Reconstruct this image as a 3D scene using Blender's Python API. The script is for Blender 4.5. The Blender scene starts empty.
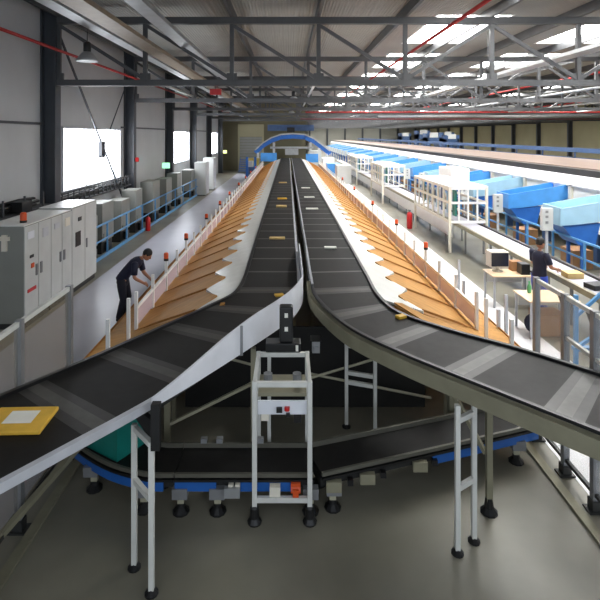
import bpy, bmesh, math, random
from mathutils import Vector, Matrix
random.seed(7)
sc = bpy.context.scene
col = bpy.data.collections.new('hall'); sc.collection.children.link(col)
V = Vector

# ------------------------------------------------------------------ materials
def lin(c):
    c = c / 255.0
    return c / 12.92 if c <= 0.04045 else ((c + 0.055) / 1.055) ** 2.4
def rgb(t): return (lin(t[0]), lin(t[1]), lin(t[2]), 1)
def mat(name, c, rough=.5, metal=0, var=.12, scale=6, bump=0, stretch=(1, 1, 1), spec=.5):
    m = bpy.data.materials.new(name); m.use_nodes = True
    nt = m.node_tree; b = nt.nodes['Principled BSDF']
    tc = nt.nodes.new('ShaderNodeTexCoord'); mp = nt.nodes.new('ShaderNodeMapping')
    mp.inputs['Scale'].default_value = stretch
    nz = nt.nodes.new('ShaderNodeTexNoise'); nz.inputs['Scale'].default_value = scale; nz.inputs['Detail'].default_value = 5
    rp = nt.nodes.new('ShaderNodeValToRGB')
    a = rgb(c)
    rp.color_ramp.elements[0].position = .3; rp.color_ramp.elements[1].position = .7
    rp.color_ramp.elements[0].color = tuple(x * (1 - var) for x in a[:3]) + (1,)
    rp.color_ramp.elements[1].color = tuple(min(1, x * (1 + var)) for x in a[:3]) + (1,)
    L = nt.links.new
    L(tc.outputs['Object'], mp.inputs['Vector']); L(mp.outputs[0], nz.inputs['Vector'])
    L(nz.outputs['Fac'], rp.inputs['Fac']); L(rp.outputs[0], b.inputs['Base Color'])
    b.inputs['Roughness'].default_value = rough; b.inputs['Metallic'].default_value = metal
    b.inputs['Specular IOR Level'].default_value = spec
    if bump:
        bp = nt.nodes.new('ShaderNodeBump'); bp.inputs['Strength'].default_value = bump; bp.inputs['Distance'].default_value = .01
        L(nz.outputs['Fac'], bp.inputs['Height']); L(bp.outputs[0], b.inputs['Normal'])
    return m
def glow(name, c, s):
    m = bpy.data.materials.new(name); m.use_nodes = True
    b = m.node_tree.nodes['Principled BSDF']
    b.inputs['Base Color'].default_value = rgb(c); b.inputs['Emission Color'].default_value = rgb(c)
    b.inputs['Emission Strength'].default_value = s
    return m
def clear(name, c, alpha, rough=.15):
    m = bpy.data.materials.new(name); m.use_nodes = True
    nt = m.node_tree; b = nt.nodes['Principled BSDF']
    b.inputs['Base Color'].default_value = rgb(c); b.inputs['Alpha'].default_value = alpha
    b.inputs['Roughness'].default_value = rough
    return m
def ribbed(name, c, rough, direction, scale, dist):
    m = mat(name, c, rough, 0, .06, .6)
    nt = m.node_tree; b = nt.nodes['Principled BSDF']
    w = nt.nodes.new('ShaderNodeTexWave'); w.bands_direction = direction; w.inputs['Scale'].default_value = scale
    tc = [n for n in nt.nodes if n.type == 'TEX_COORD'][0]
    bp = nt.nodes.new('ShaderNodeBump'); bp.inputs['Strength'].default_value = .6; bp.inputs['Distance'].default_value = dist
    nt.links.new(tc.outputs['Object'], w.inputs['Vector']); nt.links.new(w.outputs['Fac'], bp.inputs['Height'])
    nt.links.new(bp.outputs[0], b.inputs['Normal'])
    return m

M = dict(
    floor=mat('concrete_floor', (126, 122, 108), .38, 0, .24, .8, .05),
    glare=mat('painted_floor_glare', (228, 228, 230), .4, 0, .06, .8),  # daylight glare on the concrete, put into the floor colour
    aisle=mat('painted_window_light', (172, 173, 184), .36, 0, .08, .7),  # bluish window light on the floor, put into the colour
    wall=ribbed('grey_wall_panel', (190, 192, 194), .6, 'Y', .8, .004),
    beige=mat('beige_wall_panel', (160, 153, 122), .6, 0, .08, .4),
    backwall=mat('olive_wall_panel', (104, 98, 74), .7, 0, .1, .4),
    pale=mat('pale_far_wall', (150, 150, 142), .6, 0, .05, .3),
    deck=ribbed('roof_deck', (150, 148, 142), .6, 'X', 3.2, .03),
    steel=mat('dark_structural_steel', (62, 66, 72), .45, 0, .12, 2),
    truss=mat('truss_paint', (78, 79, 81), .5, 0, .12, 2),
    rail_dark=mat('dark_wall_rail', (70, 72, 76), .5, 0, .1, 3),
    belt=mat('black_belt_rubber', (24, 23, 22), .6, 0, .25, 9, .05, (1, 1, 1), .3),
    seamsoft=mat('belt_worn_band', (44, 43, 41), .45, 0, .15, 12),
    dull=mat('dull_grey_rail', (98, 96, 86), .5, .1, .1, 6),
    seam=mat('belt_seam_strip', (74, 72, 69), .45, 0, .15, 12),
    alu=mat('aluminium_profile', (212, 212, 206), .4, .0, .06, 5),
    cream=mat('cream_profile', (176, 172, 148), .45, .1, .08, 5),
    khaki=mat('khaki_side_frame', (142, 138, 116), .5, .15, .1, 5),
    whitep=mat('white_side_panel', (226, 228, 234), .4, 0, .05, 4),
    greyrail=mat('light_grey_side_frame', (190, 192, 198), .42, .1, .08, 5),
    apron=mat('white_chute_apron', (226, 226, 220), .22, 0, .06, 4),
    brown=mat('brown_chute_board', (188, 138, 74), .65, 0, .14, 3.5, .04, (1, 3, 1), .2),
    brown2=mat('dark_brown_chute_edge', (160, 110, 54), .7, 0, .12, 5, 0, (1, 1, 1), .2),
    guard=clear('pink_clear_guard', (238, 222, 234), .72),
    plexi=clear('smoky_clear_panel', (150, 140, 122), .28),
    plexiw=clear('clear_panel', (235, 238, 240), .16),
    black=mat('black_plastic', (22, 22, 23), .4, 0, .2, 8),
    blackm=mat('black_cable', (30, 30, 31), .5, 0, .2, 12),
    post=mat('grey_post', (138, 139, 141), .42, .3, .08, 5),
    blue=mat('blue_frame_paint', (34, 96, 176), .4, 0, .1, 4),
    railblue=mat('blue_rail_paint', (92, 154, 206), .4, 0, .1, 4),
    chuteblue=mat('bright_blue_chute', (74, 150, 222), .35, 0, .1, 2),
    chutepale=mat('pale_blue_chute', (156, 194, 216), .35, 0, .08, 2),
    navyframe=mat('dark_blue_steel', (58, 84, 124), .5, 0, .1, 3),
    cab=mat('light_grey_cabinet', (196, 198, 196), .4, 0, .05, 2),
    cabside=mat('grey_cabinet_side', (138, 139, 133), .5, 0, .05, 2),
    plinth=mat('black_plinth', (42, 43, 42), .5, 0, .1, 5),
    white=mat('white_enamel', (236, 236, 234), .4, 0, .04, 3),
    offwhite=mat('ivory_enamel', (226, 220, 204), .45, 0, .05, 3),
    peach=mat('peach_laminate', (232, 204, 168), .4, 0, .06, 6),
    pinktop=mat('pinkish_sorter_top', (118, 98, 86), .5, 0, .1, 1.5, 0, (1, .15, 1)),
    beltgrey=mat('lavender_grey_belt', (172, 170, 182), .45, 0, .06, 3),
    darktrack=mat('dark_track', (44, 40, 38), .5, 0, .2, 6),
    red=mat('red_paint', (196, 32, 34), .4, 0, .1, 4),
    redpipe=mat('red_sprinkler_pipe', (168, 48, 48), .45, 0, .1, 4),
    orange=mat('orange_lens', (216, 84, 36), .3, 0, .1, 4),
    teal=mat('teal_crate_plastic', (22, 122, 112), .4, 0, .12, 5),
    card=mat('brown_cardboard', (168, 124, 84), .7, 0, .12, 6),
    yellow=mat('yellow_wrap', (222, 176, 62), .45, 0, .12, 7),
    label=mat('white_paper', (236, 234, 224), .6, 0, .04, 8),
    kraft=mat('kraft_wrap', (206, 176, 116), .6, 0, .1, 8),
    skin=mat('skin', (176, 122, 94), .5, 0, .06, 9),
    hair=mat('black_hair', (20, 17, 16), .5, 0, .25, 30),
    navy=mat('navy_cloth', (24, 27, 52), .75, 0, .15, 12),
    jeans=mat('blue_denim', (46, 74, 176), .75, 0, .15, 12),
    darkcloth=mat('dark_cloth', (28, 28, 40), .8, 0, .15, 12),
    shirtblue=mat('dull_blue_cloth', (46, 46, 86), .75, 0, .15, 12),
    shoe=mat('black_shoe', (24, 23, 23), .5, 0, .1, 10),
    screen=mat('dark_screen', (38, 42, 52), .2, 0, .1, 4),
    monitor=mat('ivory_monitor_case', (212, 208, 196), .45, 0, .05, 5),
    silver=mat('galvanised_steel', (170, 172, 174), .4, .5, .1, 4),
    tray=mat('tan_cable_tray', (132, 116, 96), .5, .2, .12, 5),
    window=glow('bright_window_pane', (246, 250, 255), 7.0),
    sky=glow('bright_skylight_pane', (255, 255, 253), 12.0),
    exitg=glow('green_exit_sign', (150, 230, 180), 1.0),
    yellowsign=glow('yellow_green_sign', (210, 222, 130), .8),
    eye=mat('dark_eye', (20, 16, 14), .2, 0, 0, 5),
    lip=mat('lip', (140, 82, 72), .5, 0, .05, 9),
)

# ------------------------------------------------------------------ mesh helpers
ORG = {}
class MB:
    def __init__(s): s.v = []; s.f = []; s.m = []
    def add(s, vs, fs, m=0):
        o = len(s.v); s.v += [tuple(v) for v in vs]
        s.f += [[i + o for i in f] for f in fs]; s.m += [m] * len(fs); return s
    def box(s, x0, x1, y0, y1, z0, z1, m=0):
        return s.add([(x, y, z) for z in (z0, z1) for y in (y0, y1) for x in (x0, x1)],
                     [(0, 2, 3, 1), (4, 5, 7, 6), (0, 1, 5, 4), (2, 6, 7, 3), (0, 4, 6, 2), (1, 3, 7, 5)], m)
    def bar(s, p, q, w, h=None, m=0):
        p, q = V(p), V(q); d = (q - p).normalized(); h = h or w
        up = V((0, 0, 1)) if abs(d.z) < .99 else V((0, 1, 0))
        a = d.cross(up).normalized() * w / 2; b = a.cross(d).normalized() * h / 2
        return s.add([p - a - b, p + a - b, p + a + b, p - a + b, q - a - b, q + a - b, q + a + b, q - a + b],
                     [(0, 1, 2, 3), (4, 7, 6, 5), (0, 4, 5, 1), (1, 5, 6, 2), (2, 6, 7, 3), (3, 7, 4, 0)], m)
    def tube(s, pts, r, n=8, m=0):
        pts = [V(p) for p in pts]; rs = r if isinstance(r, (list, tuple)) else [r] * len(pts)
        vs = []; fs = []; prev = None
        for i, p in enumerate(pts):
            d = (pts[min(i + 1, len(pts) - 1)] - pts[max(i - 1, 0)]).normalized()
            ref = V((0, 0, 1)) if abs(d.z) < .9 else V((1, 0, 0))
            if prev is not None:
                a = prev - d * prev.dot(d)
                a = a.normalized() if a.length > 1e-6 else d.cross(ref).normalized()
            else: a = d.cross(ref).normalized()
            prev = a; b = d.cross(a)
            for k in range(n):
                t = 2 * math.pi * k / n; vs.append(p + (a * math.cos(t) + b * math.sin(t)) * rs[i])
        for i in range(len(pts) - 1):
            for k in range(n): fs.append((i * n + k, i * n + (k + 1) % n, (i + 1) * n + (k + 1) % n, (i + 1) * n + k))
        fs.append(tuple(range(n))[::-1]); fs.append(tuple((len(pts) - 1) * n + k for k in range(n)))
        return s.add(vs, fs, m)
    def lathe(s, c, prof, n=16, m=0):
        c = V(c); vs = []; fs = []
        for r, z in prof:
            for k in range(n):
                t = 2 * math.pi * k / n; vs.append(c + V((r * math.cos(t), r * math.sin(t), z)))
        for i in range(len(prof) - 1):
            for k in range(n): fs.append((i * n + k, i * n + (k + 1) % n, (i + 1) * n + (k + 1) % n, (i + 1) * n + k))
        fs.append(tuple(range(n))[::-1]); fs.append(tuple((len(prof) - 1) * n + k for k in range(n)))
        return s.add(vs, fs, m)
    def prism(s, pts, d, m=0):
        n = len(pts); d = V(d); a = [V(p) for p in pts]
        fs = [tuple(range(n)), tuple(range(n, 2 * n))[::-1]] + [(i, (i + 1) % n, n + (i + 1) % n, n + i) for i in range(n)]
        return s.add(a + [p + d for p in a], fs, m)
    def ball(s, c, r, n=12, m=0, rot=None):
        c = V(c); r = (r, r, r) if not isinstance(r, (tuple, list)) else r
        vs = []; fs = []; h = n // 2 + 1
        for i in range(h + 1):
            ph = math.pi * i / h
            for k in range(n):
                t = 2 * math.pi * k / n
                p = V((r[0] * math.sin(ph) * math.cos(t), r[1] * math.sin(ph) * math.sin(t), r[2] * math.cos(ph)))
                vs.append(c + (rot @ p if rot else p))
        for i in range(h):
            for k in range(n): fs.append((i * n + k, (i + 1) * n + k, (i + 1) * n + (k + 1) % n, i * n + (k + 1) % n))
        return s.add(vs, fs, m)
    def build(s, name, mats, parent=None, smooth=False, bevel=0, org=None):
        o3 = V(org) if org is not None else (ORG[parent] if parent else V((0, 0, 0)))
        me = bpy.data.meshes.new(name)
        me.from_pydata([tuple(V(v) - o3) for v in s.v], [], s.f)
        for m in (mats if isinstance(mats, (list, tuple)) else [mats]): me.materials.append(M[m] if isinstance(m, str) else m)
        me.polygons.foreach_set('material_index', s.m)
        bm = bmesh.new(); bm.from_mesh(me)
        bmesh.ops.remove_doubles(bm, verts=bm.verts, dist=1e-6)
        bmesh.ops.recalc_face_normals(bm, faces=bm.faces); bm.to_mesh(me); bm.free()
        if smooth: me.polygons.foreach_set('use_smooth', [True] * len(me.polygons))
        ob = bpy.data.objects.new(name, me); col.objects.link(ob); ORG[ob] = o3
        if parent: ob.parent = parent
        else: ob.location = o3
        if bevel:
            b = ob.modifiers.new('bevel', 'BEVEL'); b.width = bevel; b.segments = 2; b.limit_method = 'ANGLE'
        return ob
    def base(s):
        xs = [v[0] for v in s.v]; ys = [v[1] for v in s.v]
        return ((min(xs) + max(xs)) / 2, (min(ys) + max(ys)) / 2, min(v[2] for v in s.v))

def tag(o, label, cat, group=None, kind=None):
    if label: o['label'] = label
    if cat: o['category'] = cat
    if group: o['group'] = group
    if kind: o['kind'] = kind
    return o
def thing(name, label, cat, loc, group=None):
    o = bpy.data.objects.new(name, None); o.empty_display_size = .1; col.objects.link(o); o.location = loc
    ORG[o] = V(loc); return tag(o, label, cat, group)
def single(name, mb, mats, label, cat, group=None, **k):
    return tag(mb.build(name, mats, org=mb.base(), **k), label, cat, group)
def struct(name, mb, mats, **k):
    o = mb.build(name, mats, org=mb.base(), **k); o['kind'] = 'structure'; return o
def box(*a): return MB().box(*a)
def dup(root, loc, label=None):
    def rec(o, par):
        c = o.copy(); col.objects.link(c)
        if par: c.parent = par
        for ch in o.children: rec(ch, c)
        return c
    r = rec(root, None); r.location = loc
    if label: r['label'] = label
    ORG[r] = V(loc); return r
ONES = 'first,second,third,fourth,fifth,sixth,seventh,eighth,ninth,tenth,eleventh,twelfth,thirteenth,fourteenth,fifteenth,sixteenth,seventeenth,eighteenth,nineteenth'.split(',')
UN = ',first,second,third,fourth,fifth,sixth,seventh,eighth,ninth'.split(',')
TEN = {2: 'twent', 3: 'thirt', 4: 'fort', 5: 'fift'}
def nth(i):
    i += 1
    if i < 20: return ONES[i - 1]
    t, u = divmod(i, 10)
    return TEN[t] + 'ieth' if u == 0 else TEN[t] + 'y-' + UN[u]
def catmull(P, n=6):
    P = [V(p) for p in P]; out = []
    for i in range(len(P) - 1):
        p0 = P[max(i - 1, 0)]; p1 = P[i]; p2 = P[i + 1]; p3 = P[min(i + 2, len(P) - 1)]
        m1 = (p2 - p0) * .5; m2 = (p3 - p1) * .5; d = (p2 - p1).length
        if m1.length > d: m1 = m1.normalized() * d
        if m2.length > d: m2 = m2.normalized() * d
        for k in range(n):
            t = k / n; t2 = t * t; t3 = t2 * t
            out.append(p1 * (2 * t3 - 3 * t2 + 1) + m1 * (t3 - 2 * t2 + t) + p2 * (-2 * t3 + 3 * t2) + m2 * (t3 - t2))
    out.append(P[-1]); return out

# ------------------------------------------------------------------ camera (eye 4 m up on a gangway, rising-front lens)
cam = bpy.data.cameras.new('camera'); co = bpy.data.objects.new('camera', cam); sc.collection.objects.link(co)
co.location = (0, 0, 4); co.rotation_euler = (math.pi / 2, 0, 0)
cam.sensor_width = 36; cam.lens = 30; cam.shift_x = .02; cam.shift_y = -.275; cam.clip_end = 400; cam.clip_start = .05
sc.camera = co

# ------------------------------------------------------------------ hall shell
YE = 56.0; YF = 125.0; XR = 34.0; ZR = 7.8; XW = -7.3
struct('floor', box(XW, XR, -1, YF, -.1, 0), 'floor')
glare = MB().box(3.34, 5.0, 2, 60, 0, .004)
struct('trim_glare', glare, 'glare')  # strip of brightly lit floor, its light painted on
struct('trim_window_light', MB().box(-5.3, -2.9, 2, 52, 0, .004), 'aisle')  # left aisle floor lit by the windows, painted as a paler strip
struct('trim_3', MB().box(3.03, 3.13, 1.5, 6.9, 0, .03), 'khaki')
struct('trim_4', MB().box(-2.62, -2.52, 1.5, 6.6, 0, .03), 'khaki')
# left wall with window openings
ZL, ZH = 2.12, 4.28
wins = [(16.1, 21.7), (31.2, 36.8), (46.2, 51.6)]
w = MB().box(XW - .2, XW, -1, YE, 0, ZL).box(XW - .2, XW, -1, YE, ZH, ZR)
ys = [-1] + [y for p in wins for y in p] + [YE]
for i in range(0, len(ys), 2): w.box(XW - .2, XW, ys[i], ys[i + 1], ZL, ZH)
struct('wall_left', w, 'wall')
for i, (a, b) in enumerate(wins):
    f = MB().box(XW - .12, XW + .05, a, b, ZL, ZL + .07).box(XW - .12, XW + .05, a, b, ZH - .07, ZH)
    for y in (a, b - .08): f.box(XW - .12, XW + .05, y, y + .08, ZL + .07, ZH - .07)
    f.box(XW - .1, XW + .02, b - .55, b - .49, ZL + .07, ZH - .07)
    fo = struct('window_%d' % (i + 1), f, 'greyrail')
    p = MB().box(XW - .16, XW - .1, a + .08, b - .08, ZL + .07, ZH - .07).build('pane', 'window', fo)
# dark horizontal wall rails and panel joints
r = MB().box(XW, XW + .06, -1, 15.9, 4.3, 4.37).box(XW, XW + .06, 21.8, 31, 4.3, 4.37).box(XW, XW + .06, 37, 46, 4.3, 4.37)
struct('trim_5', r, 'rail_dark')
struct('wall_back', MB().box(XW - .2, 2.2, YE, YE + .2, 0, ZR), 'backwall')
struct('wall_return', MB().box(2.0, 2.2, YE, YF, 0, ZR), 'pale')
struct('wall_far', MB().box(2.0, XR, YF, YF + .2, 0, ZR), 'pale')
struct('wall_right', MB().box(XR, XR + .2, -1, YF, 0, ZR), 'beige')
d = MB().box(-5.6, -5.4, YE - .12, YE, 0, 3.8).box(-2.9, -2.7, YE - .12, YE, 0, 3.8).box(-5.6, -2.7, YE - .12, YE, 3.8, 5.2)
do = struct('door_1', d, 'beige')
dl = MB()
for k in range(12): dl.box(-5.4, -2.9, YE - .06, YE, .02 + k * .315, .3 + k * .315)
dl.build('door_leaf', 'cabside', do)
# roof deck with skylight openings
SKY = [(4.7, 7.2), (10.2, 13.2), (19.5, 22.5)]  # first row placed and widened to brighten the right aisle and sorter face
skyY = [(8.3 + 7.5 * k, 13.3 + 7.5 * k) for k in range(15)]
dk = MB(); xs = [XW - .2] + [x for p in SKY for x in p] + [XR + .2]
for i in range(0, len(xs), 2): dk.box(xs[i], xs[i + 1], -1, YF, ZR, ZR + .15)
yb = [-1] + [y for p in skyY for y in p] + [YF]
for a, b in SKY:
    for i in range(0, len(yb), 2): dk.box(a, b, yb[i], yb[i + 1], ZR, ZR + .15)
struct('ceiling', dk, 'deck')
n = 4
for a, b in SKY:
    for y0, y1 in skyY:
        f = MB().box(a, a + .08, y0, y1, ZR, ZR + .3).box(b - .08, b, y0, y1, ZR, ZR + .3).box(a + .08, b - .08, y0, y0 + .08, ZR, ZR + .3).box(a + .08, b - .08, y1 - .08, y1, ZR, ZR + .3)
        fo = struct('window_%d' % n, f, 'white'); n += 1
        MB().box(a + .08, b - .08, y0 + .08, y1 - .08, ZR + .2, ZR + .26).build('pane', 'sky', fo)

# ------------------------------------------------------------------ steel columns
def column(x0, x1, y, zt, label, sgn):
    t = thing('steel_column', label, 'column', ((x0 + x1) / 2, y, 0), None)
    m = MB()
    m.box(x0, x0 + .05, y - .18, y + .18, .03, zt).box(x1 - .05, x1, y - .18, y + .18, .03, zt).box(x0 + .05, x1 - .05, y - .02, y + .02, .03, zt)
    m.build('column_shaft', 'steel', t)
    MB().box(x0 - .06, x1 + .06, y - .24, y + .24, 0, .03).build('base_plate', 'steel', t)
    return t
CY = [14.9 + 7.5 * k for k in range(15)]
for k, y in enumerate(CY):
    if y < YE: column(XW, -6.85, y, ZR, 'dark steel wall column on the left wall, %s from the front' % nth(k), 1)
for k, y in enumerate([37.4 + 7.5 * j for j in range(12)]):
    column(XR - .5, XR, y, ZR, 'dark steel column on the far right wall, %s from the front' % nth(k), -1)
for k in range(7): column(5.2 + 4.4 * k, 5.6 + 4.4 * k, YF - .3, ZR, 'dark steel column on the far back wall, %s from the left' % nth(k), -1)
# cross bracing on the left wall, bay 1
t = thing('wall_bracing', 'crossed dark rods bracing the left wall across the bright window', 'bracing', (-7.05, 18.6, 1))
MB().tube([(-7.05, 15.2, 7.3), (-7.05, 22.2, .5)], .045, 6).build('brace_rod', 'steel', t)
MB().tube([(-7.05, 22.2, 6.6), (-7.05, 19.0, 3.4), (-7.05, 15.2, .5)], .025, 6).build('brace_rod', 'steel', t)
MB().box(-7.12, -6.98, 18.75, 19.1, 3.15, 3.75).build('gusset_plate', 'steel', t)

# ------------------------------------------------------------------ roof trusses
NX = [-6.83 + 2.58 * i for i in range(16)] + [33.7]
def truss(k, y):
    lab = 'steel roof truss spanning the hall, %s from the front' % nth(k)
    t = thing('roof_truss', lab, 'roof truss', (-6.83, y, 5.46), 'roof trusses across the hall')
    b = MB().box(-6.85, 33.7, y - .1, y + .1, 5.46, 5.64); tp = MB().box(-6.85, 33.7, y - .1, y + .1, 7.3, 7.5)
    mem = []
    for i, x in enumerate(NX):
        mem.append(('truss_post', MB().box(x - .06, x + .06, y - .06, y + .06, 5.64, 7.3)))
        if i < len(NX) - 1:
            x2 = NX[i + 1]; dn = i < 4 or (i % 2 == 1)
            p, q = ((x + .05, y, 7.25), (x2 - .05, y, 5.68)) if dn else ((x + .05, y, 5.68), (x2 - .05, y, 7.25))
            mem.append(('truss_diagonal', MB().bar(p, q, .1, .1)))
    if k < 5:
        b.build('bottom_chord', 'truss', t); tp.build('top_chord', 'truss', t)
        for nm, m in mem: m.build(nm, 'truss', t)
        for x in NX[::1]:
            if k < 2: MB().box(x - .15, x + .15, y - .03, y + .03, 5.6, 5.84).build('gusset_plate', 'truss', t)
    else:
        m = MB()
        for q in [b, tp] + [e[1] for e in mem]: m.add(q.v, q.f)
        m.build('truss_frame', 'truss', t)
for k, y in enumerate(CY[:14]): truss(k, y)
for k, x in enumerate(NX[:-1]):
    m = MB().box(x - .05, x + .05, 5, YF if x > 2.2 else YE, 7.5, 7.8)
    single('roof_purlin', m, 'truss', 'long steel purlin under the roof deck, %s from the left wall' % nth(k), 'purlin', 'purlins under the roof deck')
# light longitudinal braces between trusses near the bottom chord
for k, x in enumerate((-4.25, .91, 6.07, 11.23, 16.4, 21.5, 26.7)):
    m = MB().tube([(x, 14.9, 5.72), (x, 118 if x > 2.2 else 55.8, 5.72)], .05, 6)
    single('tie_rod', m, 'silver', 'thin galvanised tie rod running along the truss bottoms, %s from the left' % nth(k), 'tie rod', 'tie rods along the trusses')
# pipes, trays
def pipe(pts, rad, mt, label, name='sprinkler_pipe', cat='pipe'): single(name, MB().tube(pts, rad, 8), mt, label, cat, smooth=True)
pipe([(-6.55, 5, 6.42), (-6.55, 55.8, 6.42)], .045, 'redpipe', 'red sprinkler pipe running along the top of the left wall')
pipe([(4.3, 9, 6.9), (4.3, 110, 6.9)], .05, 'redpipe', 'red sprinkler pipe running under the roof right of the belts')
pipe([(13.9, 9, 6.8), (13.9, 110, 6.8)], .05, 'redpipe', 'red sprinkler pipe running under the roof above the white sorter')
pipe([(25, 9, 6.8), (25, 110, 6.8)], .05, 'redpipe', 'red sprinkler pipe under the roof closest to the right wall')
pipe([(1.3, 37.24, 5.7), (33, 37.24, 5.7)], .06, 'redpipe', 'red cross pipe hung between the trusses, the nearer one')
pipe([(1.3, 52.24, 5.7), (33, 52.24, 5.7)], .06, 'redpipe', 'red cross pipe hung between the trusses, the farther one')
t = thing('air_duct', 'silver round air duct crossing under the roof at right', 'duct', (20, 44.4, 5.7))
MB().tube([(8, 44.4, 5.7), (33, 44.4, 5.7)], .14, 12).build('duct_pipe', 'silver', t, smooth=True)
for x in (9, 15, 19, 25, 32): MB().box(x - .015, x + .015, 44.385, 44.415, 5.83, ZR).build('hanger_rod', 'steel', t)
def tray(x, z, wd, mt, label, y0=8, y1=55):
    t = thing('cable_tray', label, 'cable tray', (x, (y0 + y1) / 2, z))
    MB().box(x - wd / 2, x + wd / 2, y0, y1, z, z + .02).box(x - wd / 2, x - wd / 2 + .02, y0, y1, z + .02, z + .1).box(x + wd / 2 - .02, x + wd / 2, y0, y1, z + .02, z + .1).build('tray_body', mt, t)
    c = MB()
    for j in range(5): c.tube([(x - wd * .35 + wd * .17 * j, y0, z + .05), (x - wd * .35 + wd * .17 * j, y1, z + .05)], .025, 5)
    c.build('cable_bundle', 'blackm', t)
tray(-3.8, 6.35, .45, 'tray', 'tan cable tray hung under the roof left of the belts')
tray(-3.0, 6.6, .35, 'silver', 'galvanised cable tray hung beside the tan tray')
tray(-5.0, 6.75, .35, 'silver', 'galvanised cable tray hung near the left wall')
tray(8.3, 6.3, .5, 'silver', 'wide galvanised cable tray hung over the right aisle', 8, 110)
tray(17.3, 6.2, .5, 'silver', 'wide galvanised cable tray hung over the far sorter', 8, 110)
# pendant lamps
def lamp(x, y, z, label):
    t = thing('pendant_lamp', label, 'lamp', (x, y, z), 'bell shaped hall lamps')
    MB().lathe((x, y, z), [(.27, 0), (.29, .0), (.27, .06), (.17, .2), (.1, .26), (.08, .26)], 20).build('lamp_shade', 'silver', t, smooth=True)
    MB().lathe((x, y, z), [(.08, .26), (.1, .28), (.1, .5), (.06, .54)], 14).build('ballast_housing', 'black', t, smooth=True)
    MB().tube([(x, y, z + .54), (x, y, ZR)], .012, 6).build('hanger_rod', 'steel', t)
    MB().lathe((x, y, z), [(.0, .02), (.25, .02), (.25, .03), (0, .03)], 16).build('lens', 'white', t)
lamp(-5.46, 13.6, 6.0, 'bell shaped lamp hanging beside the nearest left column')
lamp(-5.46, 28.6, 6.0, 'bell shaped lamp hanging second along the left wall')
lamp(-5.46, 43.6, 6.0, 'bell shaped lamp hanging third along the left wall')
lamp(.3, 26, 5.75, 'bell shaped lamp hanging over the twin belts, nearer one')
lamp(.3, 41, 5.75, 'bell shaped lamp hanging over the twin belts, farther one')
for k, y in enumerate((18.5, 33.5, 48.5)):
    lamp(7.4, y, 6.0, 'bell shaped lamp hanging over the right aisle, %s one' % nth(k))
    lamp(16.2, y, 6.0, 'bell shaped lamp hanging over the white sorter, %s one' % nth(k))
t = thing('hanging_sign', 'red box sign hanging from the nearest truss left of the belts', 'sign', (-2.2, 15.2, 5.25))
MB().box(-2.37, -2.03, 15.15, 15.25, 5.22, 5.4).build('sign_box', 'red', t)
MB().tube([(-2.2, 15.2, 5.4), (-2.2, 15.05, 5.47)], .012, 6).build('hanger_rod', 'steel', t)

# ------------------------------------------------------------------ left wall equipment
def cabinet(y0, y1, zt, label, extras):
    x0, x1 = -6.25, -5.42
    t = thing('control_cabinet', label, 'cabinet', ((x0 + x1) / 2, (y0 + y1) / 2, 0), 'grey control cabinets')
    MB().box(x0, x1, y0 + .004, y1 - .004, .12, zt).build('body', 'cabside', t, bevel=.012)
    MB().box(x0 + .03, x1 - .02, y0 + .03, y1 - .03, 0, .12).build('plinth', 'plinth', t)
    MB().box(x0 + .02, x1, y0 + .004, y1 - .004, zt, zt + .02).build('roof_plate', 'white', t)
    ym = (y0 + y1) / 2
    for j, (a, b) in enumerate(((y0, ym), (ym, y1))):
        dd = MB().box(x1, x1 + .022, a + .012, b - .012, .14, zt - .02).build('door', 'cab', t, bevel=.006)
        hy = b - .1 if j == 0 else a + .1
        if extras != 'c' or j: MB().box(x1 + .022, x1 + .045, hy - .035, hy + .035, 1.0, 1.24).build('handle', 'post', dd)
    return t
def panel(t, y0, y1, z0, z1, mt, name, label=None):
    o = MB().box(-5.398, -5.385, y0, y1, z0, z1).build(name, mt, t)
    if label: o['label'] = label
ca = cabinet(10.25, 11.4, 2.12, 'light grey double control cabinet nearest the camera, under the orange lamp', 'a')
panel(ca, 10.36, 10.62, 1.83, 1.98, 'whitep', 'name_plate'); panel(ca, 10.45, 10.6, 1.42, 1.48, 'plinth', 'vent_slot')
panel(ca, 10.5, 10.62, 1.2, 1.3, 'orange', 'indicator', 'small orange indicator'); panel(ca, 10.36, 10.7, .72, .79, 'red', 'label_strip', 'red label strip')
panel(ca, 11.0, 11.25, 1.75, 1.95, 'greyrail', 'name_plate')
MB().box(-5.85, -5.75, 10.2, 10.252, 1.62, 1.95).box(-5.92, -5.68, 10.18, 10.22, 1.84, 1.92).build('side_latch', 'offwhite', ca)
cb = cabinet(11.4, 12.5, 2.12, 'light grey double control cabinet in the middle of the three', 'b')
panel(cb, 11.55, 11.8, 1.82, 1.95, 'greyrail', 'name_plate'); panel(cb, 12.1, 12.35, 1.78, 1.98, 'offwhite', 'name_plate')
cc = cabinet(12.5, 14.1, 2.16, 'light grey double control cabinet with dark screen, farthest of the three', 'c')
panel(cc, 12.7, 13.0, 1.15, 1.52, 'black', 'display', 'dark display'); panel(cc, 12.85, 13.05, 1.78, 1.88, 'plinth', 'vent_slot')
t = thing('signal_lamp', 'orange signal lamp standing on the nearest grey cabinet', 'lamp', (-5.62, 10.62, 2.14))
MB().lathe((-5.62, 10.62, 2.14), [(.07, 0), (.07, .05)], 12).build('lamp_base', 'black', t)
MB().lathe((-5.62, 10.62, 2.19), [(.065, 0), (.065, .14), (.04, .17)], 12).build('lens', 'orange', t)
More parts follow.
